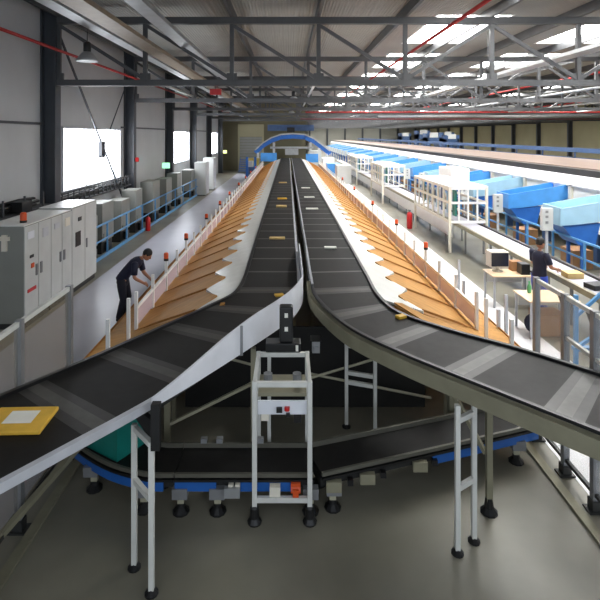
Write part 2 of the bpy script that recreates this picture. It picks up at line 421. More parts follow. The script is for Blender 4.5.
# wall tray with cables
t = thing('cable_rack', 'dark cable rack packed with black cables below the left windows', 'cable rack', (-7.1, 15, 1.9))
m = MB().box(-7.28, -6.9, 6, 14.6, 1.95, 2.0).box(-7.28, -6.9, 15.2, 22, 1.8, 1.85)
for j in range(9): m.box(-6.93, -6.9, 6.1 + j, 6.16 + j, 2.0, 2.4)
for j in range(16): m.box(-6.93, -6.9, 15.3 + j * .42, 15.34 + j * .42, 1.85, 2.2)
m.box(-6.93, -6.9, 15.2, 22, 2.2, 2.25); m.build('rack_frame', 'rail_dark', t)
m = MB()
for j in range(7):
    z = 2.04 + .07 * (j % 4)
    m.tube([(-7.22 + .04 * j, 6 + i * .8, z + random.uniform(-.02, .06)) for i in range(11)], .035, 6)
    m.tube([(-7.22 + .04 * j, 15.3 + i * .8, z - .15 + random.uniform(-.02, .05)) for i in range(9)], .028, 6)
m.build('cable_bundle', 'blackm', t)
for j, (y, h, wd) in enumerate(((7.6, .25, .5), (9.2, .3, .6), (12.6, .28, .5))):
    single('junction_box', MB().box(-7.0, -6.7, y, y + wd, 2.02, 2.02 + h), 'black', 'black junction box on the cable rack, %s from the front' % nth(j), 'junction box', 'black boxes on the cable rack', bevel=.01)
# grey machine boxes behind the blue rail
for j, (y, wd, h, x0) in enumerate(((15.4, .9, 1.05, -6.8), (16.7, 1.1, 1.35, -6.8), (18.6, 1.0, 1.2, -6.8), (20.4, .9, 1.4, -6.8), (23.0, 1.2, 1.5, -6.8), (25.5, 1.2, 1.4, -6.8), (28, 1, 1.5, -6.8), (32, 1.2, 1.4, -6.8))):
    t = thing('machine_box', 'pale grey machine box behind the blue railing, %s from the front' % nth(j), 'machine', (x0 + .3, y, 0), 'grey machine boxes along the left wall')
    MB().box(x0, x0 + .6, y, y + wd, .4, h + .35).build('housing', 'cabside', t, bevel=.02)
    MB().box(x0 + .6, x0 + .62, y + .1, y + wd - .1, .46, h * .5).build('front_panel', 'cabside', t)
    MB().box(x0 + .05, x0 + .55, y + .05, y + wd - .05, 0, .4).build('pedestal', 'plinth', t)
    MB().box(x0 + .6, x0 + .7, y + .25, y + .6, .08, .36).build('motor', 'black', t)
# blue guard rail on the left
def guardrail(x, ya, yb, step, label, zt=1.08, zm=.6, kick=True, mt='railblue'):
    t = thing('guard_rail', label, 'railing', (x, (ya + yb) / 2, 0)); y = ya
    while y <= yb + .01:
        MB().box(x - .025, x + .025, y - .025, y + .025, 0, zt).build('rail_post', mt, t); y += step
    MB().box(x - .025, x + .025, ya, yb, zt, zt + .05).build('top_rail', mt, t)
    MB().box(x + .025, x + .05, ya, yb, zm, zm + .05).build('middle_rail', mt, t)
    if kick: MB().box(x + .025, x + .035, ya, yb, .02, .14).build('kick_plate', mt, t)
    return t
guardrail(-6.0, 14.6, 34.6, 2.0, 'blue guard railing along the left wall beside the aisle')
t = thing('safety_post', 'red fire extinguisher standing by the blue railing at left', 'fire extinguisher', (-5.85, 20.9, 0))
MB().lathe((-5.85, 20.9, 0), [(.09, 0), (.1, .03), (.1, .5), (.05, .58), (.03, .6)], 14).build('cylinder', 'red', t, smooth=True)
MB().box(-5.87, -5.83, 20.82, 20.98, .6, .66).build('valve', 'black', t)
for j, (x, y, wd, h) in enumerate(((-5.85, 32.9, 1.1, 2.2), (-5.85, 36.2, 1.1, 2.35))):
    t = thing('tall_locker', 'tall grey locker against the left wall, %s one' % ('nearer', 'farther')[j], 'locker', (x, y, 0), 'tall lockers at left')
    MB().box(x - .3, x + .45, y, y + 1.2, .06, h).build('body', 'cab', t, bevel=.015)
    MB().box(x + .45, x + .47, y + .05, y + 1.15, .1, h - .05).build('door', 'greyrail', t)
    MB().box(x - .28, x + .4, y + .03, y + 1.17, 0, .06).build('plinth', 'plinth', t)
single('exit_sign', MB().box(-6.8, -6.4, 27.0, 27.08, 2.2, 2.5), 'exitg', 'lit green exit sign on the left wall', 'sign')
single('exit_sign', MB().box(-6.35, -6.0, 49.0, 49.08, 2.2, 2.5), 'yellowsign', 'lit yellow green sign far down the left wall', 'sign')
# red stripe light over window bay 3 and alarm sign
single('alarm_beacon', MB().lathe((-6.76, 22.4, 2.8), [(.08, 0), (.09, .14), (.05, .2)], 12), 'red', 'red beacon on the second left column', 'beacon')

# ------------------------------------------------------------------ twin belts
LB = [((-.70, 52), (.15, 52)), ((-.70, 10.5), (.15, 10.5)), ((-.70, 8.4), (.15, 8.4)), ((-.78, 7.55), (.12, 7.55)), ((-1.08, 6.95), (-.12, 6.75)), ((-1.66, 6.0), (-.78, 5.45)),
      ((-2.15, 5.22), (-1.22, 4.62)), ((-2.61, 4.53), (-1.75, 3.85)), ((-3.4, 3.35), (-2.6, 2.65)), ((-4.3, 2.0), (-3.5, 1.3))]
RB = [((.41, 52), (1.31, 52)), ((.41, 10.5), (1.31, 10.5)), ((.41, 8.3), (1.31, 8.4)), ((.45, 7.35), (1.31, 7.5)), ((.775, 6.25), (1.46, 6.72)), ((1.24, 5.53), (1.97, 6.09)),
      ((1.75, 4.92), (2.55, 5.57)), ((2.52, 4.04), (3.2, 4.85)), ((3.4, 3.05), (4.1, 3.85)), ((4.4, 1.95), (5.1, 2.75))]
ZB = 1.6
def belt(pairs, name, label, nearmat, farside, labels):
    A = [V((p[0][0], p[0][1], 0)) for p in pairs]; B = [V((p[1][0], p[1][1], 0)) for p in pairs]
    L = A[:1] + catmull(A[1:], 8); R = B[:1] + catmull(B[1:], 8)
    C = [(a + b) / 2 for a, b in zip(L, R)]
    S = [0]
    for i in range(1, len(C)): S.append(S[-1] + (C[i] - C[i - 1]).length)
    def at(s):
        for i in range(len(S) - 1):
            if s <= S[i + 1] or i == len(S) - 2:
                k = (s - S[i]) / (S[i + 1] - S[i]); return L[i].lerp(L[i + 1], k), R[i].lerp(R[i + 1], k)
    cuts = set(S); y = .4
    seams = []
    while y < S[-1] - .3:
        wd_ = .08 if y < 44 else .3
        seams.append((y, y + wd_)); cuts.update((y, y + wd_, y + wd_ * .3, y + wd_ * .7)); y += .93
    cuts = sorted(cuts); cl = [cuts[0]]
    for c in cuts[1:]:
        if c - cl[-1] > 1e-3: cl.append(c)
    base = C[2]
    t = thing(name, label, 'conveyor', (base.x, base.y, 0))
    m = MB(); vs = []; fs = []; ms = []
    for s in cl:
        l, r_ = at(s); vs += [(l.x, l.y, ZB), (r_.x, r_.y, ZB), (l.x, l.y, ZB - .06), (r_.x, r_.y, ZB - .06)]
    for i in range(len(cl) - 1):
        mid = (cl[i] + cl[i + 1]) / 2; sm = 0; o = i * 4
        for a, b in seams:
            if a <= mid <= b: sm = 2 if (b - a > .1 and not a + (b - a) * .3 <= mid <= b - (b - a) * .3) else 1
        for f in ((0, 1, 5, 4), (2, 6, 7, 3), (0, 4, 6, 2), (1, 3, 7, 5)): m.add([vs[o + q] for q in f], [(0, 1, 2, 3)], sm)
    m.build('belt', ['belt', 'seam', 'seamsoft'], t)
    def rail(E, O, z0, z1, wd, nm, mt, i0=0, i1=None, lab=None):
        # strip along edge E pushed away from the other edge O
        n_ = len(E); i1 = i1 or n_; ins = []; out = []
        for i in range(i0, i1):
            d = (E[min(i + 1, n_ - 1)] - E[max(i - 1, 0)]); nrm = V((-d.y, d.x, 0)).normalized()
            if nrm.dot(E[i] - O[i]) < 0: nrm = -nrm
            ins.append(E[i] + nrm * .004); out.append(E[i] + nrm * wd)
        mm = MB(); K = len(ins)
        z0f = z0 if callable(z0) else (lambda u: z0); z1f = z1 if callable(z1) else (lambda u: z1)
        vv = []
        for j in range(K):
            u = j / (K - 1)
            vv += [(ins[j].x, ins[j].y, z0f(u)), (out[j].x, out[j].y, z0f(u)), (out[j].x, out[j].y, z1f(u)), (ins[j].x, ins[j].y, z1f(u))]
        ff = [(0, 1, 2, 3), tuple((K - 1) * 4 + q for q in (3, 2, 1, 0))]
        for j in range(K - 1):
            for q in range(4): ff.append((j * 4 + q, (j + 1) * 4 + q, (j + 1) * 4 + (q + 1) % 4, j * 4 + (q + 1) % 4))
        mm.add(vv, ff); ob = mm.build(nm, mt, t)
        if lab: ob['label'] = lab
        return ob
    return t, L, R, rail
tl, L, R, rail = belt(LB, 'belt_conveyor', 'long black belt conveyor at left that sweeps out to the lower left', 'greyrail', None, None)
nL = len(L)
rail(L, R, 1.44, 1.63, .05, 'outer_side_frame', 'black')
rail(R, L, 1.53, 1.605, .055, 'inner_side_frame', 'greyrail')
# white raised panel on the inner side of the left belt, index range of the bend
i0 = 2; i1 = 1 + 8 * 5 + 2
seg = len(range(i0, i1))
def ztop(u): return 1.645 + .2 * min(1, max(0, (1 - u) * 3.2)) * (1 if u > .12 else .55 + u * 3.7)
off = [R[i] for i in range(len(R))]
R2 = []
for i in range(len(R)):
    d = (R[min(i + 1, nL - 1)] - R[max(i - 1, 0)]); nn = V((-d.y, d.x, 0)).normalized()
    if nn.dot(R[i] - L[i]) < 0: nn = -nn
    R2.append(R[i] + nn * .064)
pn = rail(R2, L, lambda u: 1.44 + .12 * max(0, u - .5) * 2, ztop, .025, 'splash_panel', 'whitep', i0, i1, 'white raised side panel')
j = 1 + 8 * 3 + 6
d = (R2[j + 1] - R2[j - 1]).normalized(); nn = V((-d.y, d.x, 0));
if nn.dot(R[j] - L[j]) < 0: nn = -nn
p = R2[j] + nn * .027
MB().bar((p.x, p.y, 1.48), (p.x, p.y, 1.82), .05, .012).build('panel_joint', 'post', pn)
# dark underside pan, added so the space below the belts stays black
def pan(Lx, Rx, t, k0):
    m = MB()
    for i in range(k0, 1 + 8 * 5):
        a, b, c, dd = Lx[i].lerp(Rx[i], .18), Lx[i].lerp(Rx[i], .82), Lx[i + 1].lerp(Rx[i + 1], .82), Lx[i + 1].lerp(Rx[i + 1], .18)
        m.prism([(a.x, a.y, 1.3), (b.x, b.y, 1.3), (c.x, c.y, 1.3), (dd.x, dd.y, 1.3)], (0, 0, .24))
    m.build('shade_pan', 'plinth', t)
pan(L, R, tl, 0)
tr, L2, Rr, rail = belt(RB, 'belt_conveyor', 'long black belt conveyor at right that sweeps out to the right fence', 'khaki', None, None)
rail(L2, Rr, 1.60, 1.63, .05, 'inner_edge_strip', 'black')
rail(L2, Rr, 1.42, 1.58, .1, 'inner_side_frame', 'khaki', 9)
rail(L2, Rr, 1.42, 1.64, .04, 'inner_rail', 'greyrail', 0, 13)
rail(Rr, L2, 1.42, 1.63, .05, 'outer_side_frame', 'black')
pan(L2, Rr, tr, 0)
# conveyor legs far down the straight run
for t, xs in ((tl, (-.72, .12)), (tr, (.44, 1.28))):
    for k in range(12):
        y = 9.2 + k * 3.6
        for x in xs: MB().box(x - .03, x + .03, y, y + .06, 0, 1.3).build('leg', 'khaki', t)

# parcels on the belts
def parcel(x, y, w_, l, h, rz, mt, label, lab=True, name='parcel', z=ZB):
    t = thing(name, label, 'parcel', (x, y, z)); c, s = math.cos(rz), math.sin(rz)
    def q(u, v, zz): return (x + u * c - v * s, y + u * s + v * c, zz)
    m = MB().prism([q(-w_ / 2, -l / 2, z + .002), q(w_ / 2, -l / 2, z + .002), q(w_ / 2, l / 2, z + .002), q(-w_ / 2, l / 2, z + .002)], (0, 0, h))
    m.build('wrapping', mt, t, bevel=.01)
    if lab:
        MB().prism([q(-w_ * .22, -l * .2, z + h + .003), q(w_ * .25, -l * .2, z + h + .003), q(w_ * .25, l * .3, z + h + .003), q(-w_ * .22, l * .3, z + h + .003)], (0, 0, .002)).build('address_label', 'label', t)
parcel(-2.24, 4.17, .5, .37, .035, math.radians(2), 'yellow', 'yellow flat parcel with white label on the near left belt')
parcel(-.25, 11.55, .36, .16, .04, 0, 'kraft', 'tan parcel lying crosswise on the left belt, nearest on the straight', False)
parcel(-.22, 16.7, .35, .25, .05, 0, 'kraft', 'tan parcel on the left belt beyond the nearest tan one', False)
parcel(-.22, 18.7, .35, .2, .05, .1, 'yellow', 'yellow tan parcel second behind on the left belt', False)
parcel(-.26, 25, .4, .25, .05, 0, 'kraft', 'tan parcel farthest away on the left belt', False)
parcel(-.13, 7.45, .14, .1, .03, .3, 'yellow', 'small yellow packet at the bend of the left belt', False)
parcel(1.48, 6.55, .13, .09, .04, .5, 'yellow', 'small yellow packet at the bend of the right belt', False)
parcel(.9, 10.6, .26, .14, .03, 0, 'label', 'white envelope on the right belt, nearest of the white ones', False)
parcel(.78, 16.2, .4, .22, .03, 0, 'label', 'white envelope on the right belt, second of the white ones', False)
parcel(.82, 19.2, .4, .22, .03, 0, 'label', 'white envelope on the right belt, third of the white ones', False)
parcel(.8, 22.6, .4, .25, .03, 0, 'label', 'white envelope on the right belt, farthest of the white ones', False)

# ------------------------------------------------------------------ sorting chutes
PIT = 1.02; Y0 = 7.3; NCH = 42
def chute(side, first=False):
    F = (lambda x, y, z: (x, y, z)) if side > 0 else (lambda x, y, z: (.61 - x, y, z))
    y = Y0
    lab = 'brown sorting chute with white apron'
    t = thing('sorting_chute', lab, 'chute', F(2.5, y + .5, 0), 'sorting chutes right of the belts' if side > 0 else 'sorting chutes left of the belts')
    def P(pts): return [F(*p) for p in pts]
    zi = lambda x: 1.60 - (x - 1.37) * .28          # apron slope
    zo = lambda x: 1.42 - (x - 1.97) * .53          # slide slope
    # white apron with one tooth
    ap = [(1.37, y), (1.97, y), (1.70, y + .40), (1.97, y + PIT), (1.37, y + PIT)]
    MB().prism(P([(a, b, zi(a)) for a, b in ap]), (0, 0, -.03)).build('apron', 'apron', t)
    # tooth end face
    MB().prism(P([(1.97, y, zi(1.97)), (1.70, y + .40, zi(1.70)), (1.70, y + .40, zi(1.70) - .12), (1.97, y, zi(1.97) - .12)]), (0.012, 0.01, 0)).build('apron_end', 'apron', t)
    # brown slide (skewed trough)
    zo2 = lambda x: zo(x) if x <= 3.13 else zo(3.13) - (x - 3.13) * .18
    dv = lambda x: y + (x - 1.97) * .75
    sl = [(1.70, y + .40), (1.97, y), (3.13, dv(3.13)), (3.13, dv(3.13) + PIT), (1.97, y + PIT)]
    m = MB().prism(P([(a, b, zo(a) - .03) for a, b in sl]), (0, 0, -.025))
    s2 = [(3.13, dv(3.13)), (3.60, dv(3.6)), (3.60, dv(3.6) + PIT), (3.13, dv(3.13) + PIT)]
    m.prism(P([(a, b, zo2(a) - .03) for a, b in s2]), (0, 0, -.025)).build('slide', 'brown', t)
    # divider wall
    MB().prism(P([(1.97, y + .02, zo(1.97)), (3.13, dv(3.13) + .02, zo(3.13) - .02), (2.7, dv(2.7) + .02, zo(2.7) + .02), (1.97, y + .02, zo(1.97) + .03)]), (0, .03, 0)).build('divider', 'brown2', t)
    yo = y + 1.0
    MB().prism(P([(3.60, dv(3.6), .71), (3.60, dv(3.6) + PIT, .71), (3.60, dv(3.6) + PIT, .40), (3.60, dv(3.6), .40)]), (.02 * side, 0, 0)).build('fascia', 'brown2', t)
    # guard post, panel, rail
    px = 3.13
    MB().box(*sorted((F(px - .025, 0, 0)[0], F(px + .025, 0, 0)[0])), yo - .025, yo + .025, .6, 1.4).build('guard_post', 'white', t)
    MB().box(*sorted((F(px - .006, 0, 0)[0], F(px + .006, 0, 0)[0])), yo + .03, yo + PIT - .03, .82, 1.1).build('guard_panel', 'guard', t)
    MB().box(*sorted((F(px - .02, 0, 0)[0], F(px + .02, 0, 0)[0])), yo + .031, yo + PIT - .031, 1.1, 1.15).build('guard_rail', 'white', t)
    MB().box(*sorted((F(3.2, 0, 0)[0], F(3.25, 0, 0)[0])), yo + .3, yo + .35, 0, .62).build('leg', 'khaki', t)
    MB().box(*sorted((F(1.7, 0, 0)[0], F(1.75, 0, 0)[0])), y + .5, y + .55, 0, 1.35).build('leg', 'khaki', t)
    return t
for side, sn in ((1, 'right'), (-1, 'left')):
    t0 = chute(side); tl_ = dup(t0, t0.location.copy())
    lp = F_ = None
    base = t0.location.copy()
    lx = (3.13 if side > 0 else .61 - 3.13)
    yo = Y0 + 1.0
    lb = MB().lathe((lx, yo, 1.4), [(.05, 0), (.05, .05)], 10).build('lamp_base', 'black', tl_)
    lz = MB().lathe((lx, yo, 1.45), [(.048, 0), (.048, .1), (.03, .12)], 10).build('lamp_lens', 'orange', tl_); lz['label'] = 'orange red signal lamp'
    lz.location = lb.location = (0, 0, 0)
    ORG[tl_] = base.copy()
    for o_ in (lb, lz): pass
    lampset = {2, 4, 7, 10, 13, 17, 21, 25, 30} if side < 0 else {3, 6, 10, 15, 20}
    for k in range(NCH):
        src = tl_ if k in lampset else t0
        l_ = 'brown chute with white apron, %s from the front in the %s row' % (nth(k), sn)
        if k == 0: t0['label'] = l_; continue
        dup(src, base + V((0, PIT * k, 0)), l_)
    # remove the lamp prototype
    for ch in list(tl_.children): bpy.data.objects.remove(ch)
    bpy.data.objects.remove(tl_)
    # big end board in front of the first chute
    F = (lambda x, y, z: (x, y, z)) if side > 0 else (lambda x, y, z: (.61 - x, y, z))
    yn = Y0
    t = thing('chute_end_board', 'large brown end board closing the chute row on the %s' % sn, 'chute', F(2.6, yn, 0))
    z = lambda x: 1.42 - (x - 1.97) * .53 if x <= 3.13 else .805 - (x - 3.13) * .18
    A_ = [(1.50, 7.06), (2.1, 6.78), (3.13, 6.78), (3.13, 8.17), (1.97, 7.28), (1.66, 7.28)]
    B_ = [(3.13, 6.78), (3.6, 6.95), (3.6, 8.52), (3.13, 8.17)]
    m = MB().prism([F(a, b, z(a) - .03) for a, b in A_], (0, 0, -.025))
    m.prism([F(a, b, z(a) - .03) for a, b in B_], (0, 0, -.025)).build('board', 'brown', t)
    m = MB().prism([F(1.50, 7.03, z(1.5) - .06), F(2.1, 6.75, z(2.1) - .06), F(2.1, 6.75, z(2.1) - .3), F(1.5, 7.03, z(1.5) - .3)], (0, .02, 0))
    m.prism([F(2.1, 6.75, z(2.1) - .06), F(3.13, 6.75, z(3.13) - .06), F(3.13, 6.75, z(3.13) - .3), F(2.1, 6.75, z(2.1) - .3)], (0, .02, 0)).build('front_edge', 'brown2', t)
    MB().prism([F(3.6, 6.95, .71), F(3.6, 8.52, .71), F(3.6, 8.52, .4), F(3.6, 6.95, .4)], (.02 * side, 0, 0)).build('fascia', 'brown2', t)
    for yy in (7.0, 7.9):
        x_ = F(3.13, 0, 0)[0]
        MB().box(x_ - .025, x_ + .025, yy - .022, yy + .022, .6, 1.42).build('guard_post', 'white', t)
    for xx in (2.2, 3.2):
        x_ = F(xx, 0, 0)[0]
        MB().box(x_ - .025, x_ + .025, 6.95, 7.0, 0, .7).build('leg', 'khaki', t)

# ------------------------------------------------------------------ supports under the near belts
def ladder(name, label, pa, pb, zt, rungs, w_=.045, rot=0):
    t = thing(name, label, 'support', ((pa[0] + pb[0]) / 2, (pa[1] + pb[1]) / 2, 0))
    for p in (pa, pb):
        l = MB().box(p[0] - w_ / 2, p[0] + w_ / 2, p[1] - w_ / 2, p[1] + w_ / 2, .04, zt).build('upright', 'alu', t)
        MB().lathe((p[0], p[1], 0), [(.06, 0), (.06, .015), (.025, .04), (.015, .06)], 12).build('foot', 'black', l)
    d = (V(pb) - V(pa)).normalized() * w_ * .5
    for z in rungs: MB().bar((pa[0] + d.x, pa[1] + d.y, z), (pb[0] - d.x, pb[1] - d.y, z), .04, .05).build('rung', 'alu', t)
    return t
t = ladder('conveyor_stand', 'white two-legged stand under the bend of the left belt', (-1.42, 4.62), (-1.19, 4.36), 1.33, (.82, 1.3))
m = MB().prism([(-1.46, 4.7, 1.48), (-1.16, 4.37, 1.46), (-1.16, 4.37, 1.28), (-1.22, 4.44, 1.28), (-1.46, 4.7, 1.38)], (.03, .03, 0))
m.box(-1.19, -1.115, 4.33, 4.40, 1.26, 1.66); b_ = m.build('bracket', 'black', t); b_['label'] = 'black corner bracket'
t = ladder('conveyor_stand', 'white two-legged stand under the bend of the right belt', (1.62, 4.78), (1.83, 4.92), 1.42, (.62, 1.27))
t = ladder('conveyor_stand', 'white ladder stand behind the lower belt, right of the centre frame', (.80, 6.85), (1.17, 6.72), 1.3, (.62, .75, 1.12))
t = thing('support_post', 'khaki post with diagonal strut behind the right stand', 'support', (2.13, 5.3, 0))
MB().box(2.1, 2.16, 5.27, 5.33, .06, 1.42).build('upright', 'khaki', t); MB().lathe((2.13, 5.3, 0), [(.09, 0), (.09, .02), (.05, .06), (.04, .16)], 10).build('foot', 'black', t)
MB().bar((2.11, 5.34, .6), (1.75, 5.7, 1.3), .04).build('strut', 'khaki', t)
t = thing('support_post', 'khaki post under the left belt behind the bracket', 'support', (-1.5, 6.2, 0))
MB().box(-1.53, -1.46, 6.17, 6.23, 0, 1.3).build('upright', 'khaki', t)
MB().bar((-1.46, 6.2, .42), (-.46, 6.4, .82), .035).build('strut', 'cream', t)
t = thing('support_post', 'khaki post left of the centre frame under the left belt', 'support', (-.44, 6.35, 0))
MB().box(-.47, -.41, 6.32, 6.38, 0, 1.3).build('upright', 'cream', t)
t = thing('support_post', 'khaki post with plate under the middle of the right belt', 'support', (2.15, 6.55, 0))
MB().box(2.1, 2.2, 6.5, 6.6, 0, 1.3).build('upright', 'khaki', t)
t = thing('brace_rods', 'pair of crossed cream brace rods under the right belt', 'bracing', (1.2, 7.0, .3))
MB().tube([(.3, 6.95, .62), (2.0, 6.95, 1.12)], .018, 6).build('brace_rod', 'cream', t)
MB().tube([(.3, 7.0, .66), (2.0, 7.0, .32)], .018, 6).build('brace_rod', 'cream', t)
t = thing('brace_rods', 'cream brace rods under the left belt left of the centre frame', 'bracing', (-1, 7.0, .3))
MB().tube([(-1.6, 6.95, 1.1), (-.4, 6.95, .78)], .018, 6).build('brace_rod', 'cream', t)
t = thing('brace_rods', 'slanted khaki strut between floor and fence at lower left', 'bracing', (-2.4, 5.3, 0))
MB().bar((-2.9, 4.4, .05), (-2.05, 6.2, .75), .06, .05).build('brace_rod', 'khaki', t)

single('shade_backdrop', MB().box(-1.5, 2.0, 7.3, 7.33, .03, 1.2), mat('shade_black', (30, 29, 27), .8, 0, .2, 3), 'black curtain added as the deep shade under the twin belts', 'backdrop')  # added dark sheet standing in for the shade under the belts
# centre aluminium frame
fx0, fx1, fy0, fy1, zt = -.345, .225, 5.16, 5.86, 1.46
t = thing('aluminium_frame', 'tall aluminium frame straddling the lower belt in the centre', 'frame', (-.06, 5.5, 0))
w_ = .05
for x in (fx0, fx1):
    for y in (fy0, fy1):
        u = MB().box(x - w_ / 2, x + w_ / 2, y - w_ / 2, y + w_ / 2, .06, zt).build('upright', 'alu', t, bevel=.006)
        MB().lathe((x, y, 0), [(.07, 0), (.075, .02), (.05, .06), (.045, .16), (.03, .18)], 12).build('foot', 'black', u)
for y, zz in ((fy0, (.24, 1.43)), (fy1, (1.43,))):
    for z in zz: MB().box(fx0 + .025, fx1 - .025, y - .02, y + .02, z - .025, z + .025).build('cross_bar', 'alu', t)
for x in (fx0, fx1): MB().box(x - .02, x + .02, fy0 + .025, fy1 - .025, 1.41, 1.455).build('side_bar', 'alu', t)
MB().box(-.24, -.20, fy1 - .02, fy1 + .02, .05, 1.41).build('inner_upright', 'alu', t)
pl = MB().box(fx0 + .03, fx1 - .03, fy0 + .03, fy0 + .05, 1.1, 1.24).build('mounting_plate', 'whitep', t)
MB().box(-.12, -.06, fy0 + .0, fy0 + .03, 1.13, 1.18).box(-.02, .02, fy0, fy0 + .03, 1.09, 1.12).build('switch', 'black', pl)
rk = MB().lathe((-.01, fy0 + .015, 1.15), [(.0, 0), (.028, 0), (.028, .035), (0, .035)], 10).build('button', 'red', pl); rk['label'] = 'red button'
MB().box(-.28, -.2, fy0 + .05, fy0 + .14, 1.02, 1.1).build('sensor', 'offwhite', t)
MB().box(.06, .14, fy0 + .05, fy0 + .14, 1.0, 1.05).build('sensor', 'black', t)
MB().box(fx0 + .03, fx1 - .03, fy0 + .1, fy1 - .2, 1.25, 1.29).build('shelf_plate', 'khaki', t)
MB().tube([(-.22, 5.5, 1.29), (-.22, 5.5, 1.38)], .05, 10).build('roller', 'post', t)
MB().tube([(.1, 5.5, 1.29), (.1, 5.5, 1.38)], .05, 10).build('roller', 'post', t)
t = thing('drive_unit', 'black upright drive unit on a plate at the fork of the belts', 'drive unit', (.0, 6.0, 1.46))
MB().box(-.26, .15, 5.84, 6.02, 1.462, 1.56).build('mount_plate', 'black', t, bevel=.008)
h_ = MB().box(-.1, .06, 5.86, 6.0, 1.56, 1.98).build('housing', 'black', t, bevel=.02)
for z in (1.7, 1.86): MB().box(-.04, .0, 5.852, 5.86, z, z + .05).build('indicator', 'label', h_)
MB().box(.09, .12, 5.82, 5.84, 1.48, 1.545).build('indicator', 'label', t)
single('floor_sensor', MB().box(.32, .42, 6.6, 6.7, 1.12, 1.29).box(.34, .4, 6.57, 6.6, 1.15, 1.21), 'silver', 'small grey sensor hanging under the right belt', 'sensor')
single('floor_sensor', MB().box(.3, .44, 6.55, 6.75, 1.29, 1.299), 'black', 'black bracket above the grey sensor under the right belt', 'bracket')

# ------------------------------------------------------------------ low conveyor loop
ZLO = .42
def low(path, label, wd=.44, front=-1, feet=(), n=8, blues=()):
    P = catmull(path, n) if n > 1 else [V(p) for p in path]
    t = thing('low_conveyor', label, 'conveyor', (P[len(P) // 2].x, P[len(P) // 2].y, 0), 'low conveyor sections near the floor')
    A = []; B = []
    for i in range(len(P)):
        d = (P[min(i + 1, len(P) - 1)] - P[max(i - 1, 0)]).normalized(); nn = V((d.y, -d.x, 0))
        A.append(P[i] + nn * wd / 2); B.append(P[i] - nn * wd / 2)
    def strip(U, off0, off1, z0, z1, nm, mt, i0=0, i1=None, lab=None):
        m = MB(); i1 = i1 or len(U) - 1
        for i in range(i0, i1):
            q = []
            for j_, o_ in ((i, off0), (i + 1, off0), (i + 1, off1), (i, off1)):
                d = (U[min(j_ + 1, len(U) - 1)] - U[max(j_ - 1, 0)]).normalized(); nn = V((d.y, -d.x, 0))
                q.append((U[j_] + nn * o_).to_tuple()[:2] + (z0,))
            m.prism(q, (0, 0, z1 - z0))
        ob = m.build(nm, mt, t)
        if lab: ob['label'] = lab
        return ob
    m = MB()
    for i in range(len(P) - 1): m.prism([tuple(A[i]), tuple(A[i + 1]), tuple(B[i + 1]), tuple(B[i])], (0, 0, -.05))
    for k in range(len(m.v)): m.v[k] = (m.v[k][0], m.v[k][1], m.v[k][2] + ZLO)
    m.build('belt', 'belt', t)
    strip(A, .0, .03, ZLO - .02, ZLO + .02, 'front_rail', 'dull')
    strip(B, -.03, 0, ZLO - .06, ZLO + .05, 'rear_rail', 'dull')
    strip(A, .005, .05, ZLO - .055, ZLO - .03, 'roller_track', 'black')
    for a, b in blues: strip(A, .0, .035, ZLO - .16, ZLO - .06, 'front_skirt', 'blue', int(a * (len(P) - 1)), int(b * (len(P) - 1)), 'blue front skirt')
    strip(P, -wd / 2 + .02, wd / 2 - .02, ZLO - .15, ZLO - .06, 'underframe', 'plinth')
    for u in feet:
        i = min(int(u * (len(P) - 1)), len(P) - 2); a = A[i].lerp(A[i + 1], u * (len(P) - 1) - i); b = B[i].lerp(B[i + 1], u * (len(P) - 1) - i)
        for q, s_ in ((a, .07), (b, -.02)):
            c = a.lerp(b, s_ if q is a else 1 + s_)
            l = MB().box(c.x - .035, c.x + .035, c.y - .025, c.y + .025, .1, ZLO - .16).build('leg', 'cream', t)
            MB().lathe((c.x, c.y, 0), [(.09, 0), (.09, .02), (.045, .06), (.04, .1)], 10).build('foot', 'black', l)
        MB().box(a.x - .08, a.x + .08, a.y - .05, a.y + .03, ZLO - .24, ZLO - .13).build('leg_bracket', 'post', t)
    return t, A
t, A = low([(-3.3, 7.2, 0), (-2.75, 6.45, 0), (-2.3, 5.98, 0), (-1.85, 5.66, 0), (-1.45, 5.51, 0), (-1.2, 5.5, 0)], 'curved low conveyor section carrying the teal crate at left', feet=(.5, .78), blues=((.15, .9),))
t, A = low([(-1.19, 5.5, 0), (-.5, 5.5, 0), (.27, 5.5, 0)], 'straight low conveyor section under the centre frame', feet=(.06, .34, .97), n=6, blues=((.0, .12), (.12, .4), (.55, .9)))
for x in (-.62, -.55): MB().box(x, x + .05, 5.2, 5.24, .26, .36).build('clamp', 'offwhite', t)
mo = MB().tube([(.03, 5.22, .32), (.13, 5.22, .32)], .055, 10).box(.05, .11, 5.14, 5.2, .27, .34).build('motor', 'orange', t); mo['label'] = 'orange motor'
MB().box(-.19, -.08, 5.16, 5.23, .26, .36).build('motor_box', 'offwhite', t)
MB().box(-.66, -.5, 5.17, 5.22, .24, .34).build('motor_box', 'silver', t)
for x in (-1.0, -.82, -.35): MB().box(x, x + .07, 5.72, 5.78, .47, .52).build('sensor', 'silver', t)
t, A = low([(.285, 5.5, 0), (1.4, 5.86, 0), (2.4, 6.19, 0), (3.0, 6.39, 0)], 'slanted low conveyor section running to the right fence', feet=(.06, .83), n=6, blues=((.42, 1.0),))
for u in (.1, .22, .34):
    i = int(u * 18); a = A[i]
    MB().box(a.x - .07, a.x + .09, a.y - .08, a.y - .02, .24, .35).build('motor_box', 'khaki', t)
    MB().box(a.x + .16, a.x + .22, a.y - .02, a.y + .04, .27, .33).build('motor', 'black', t)
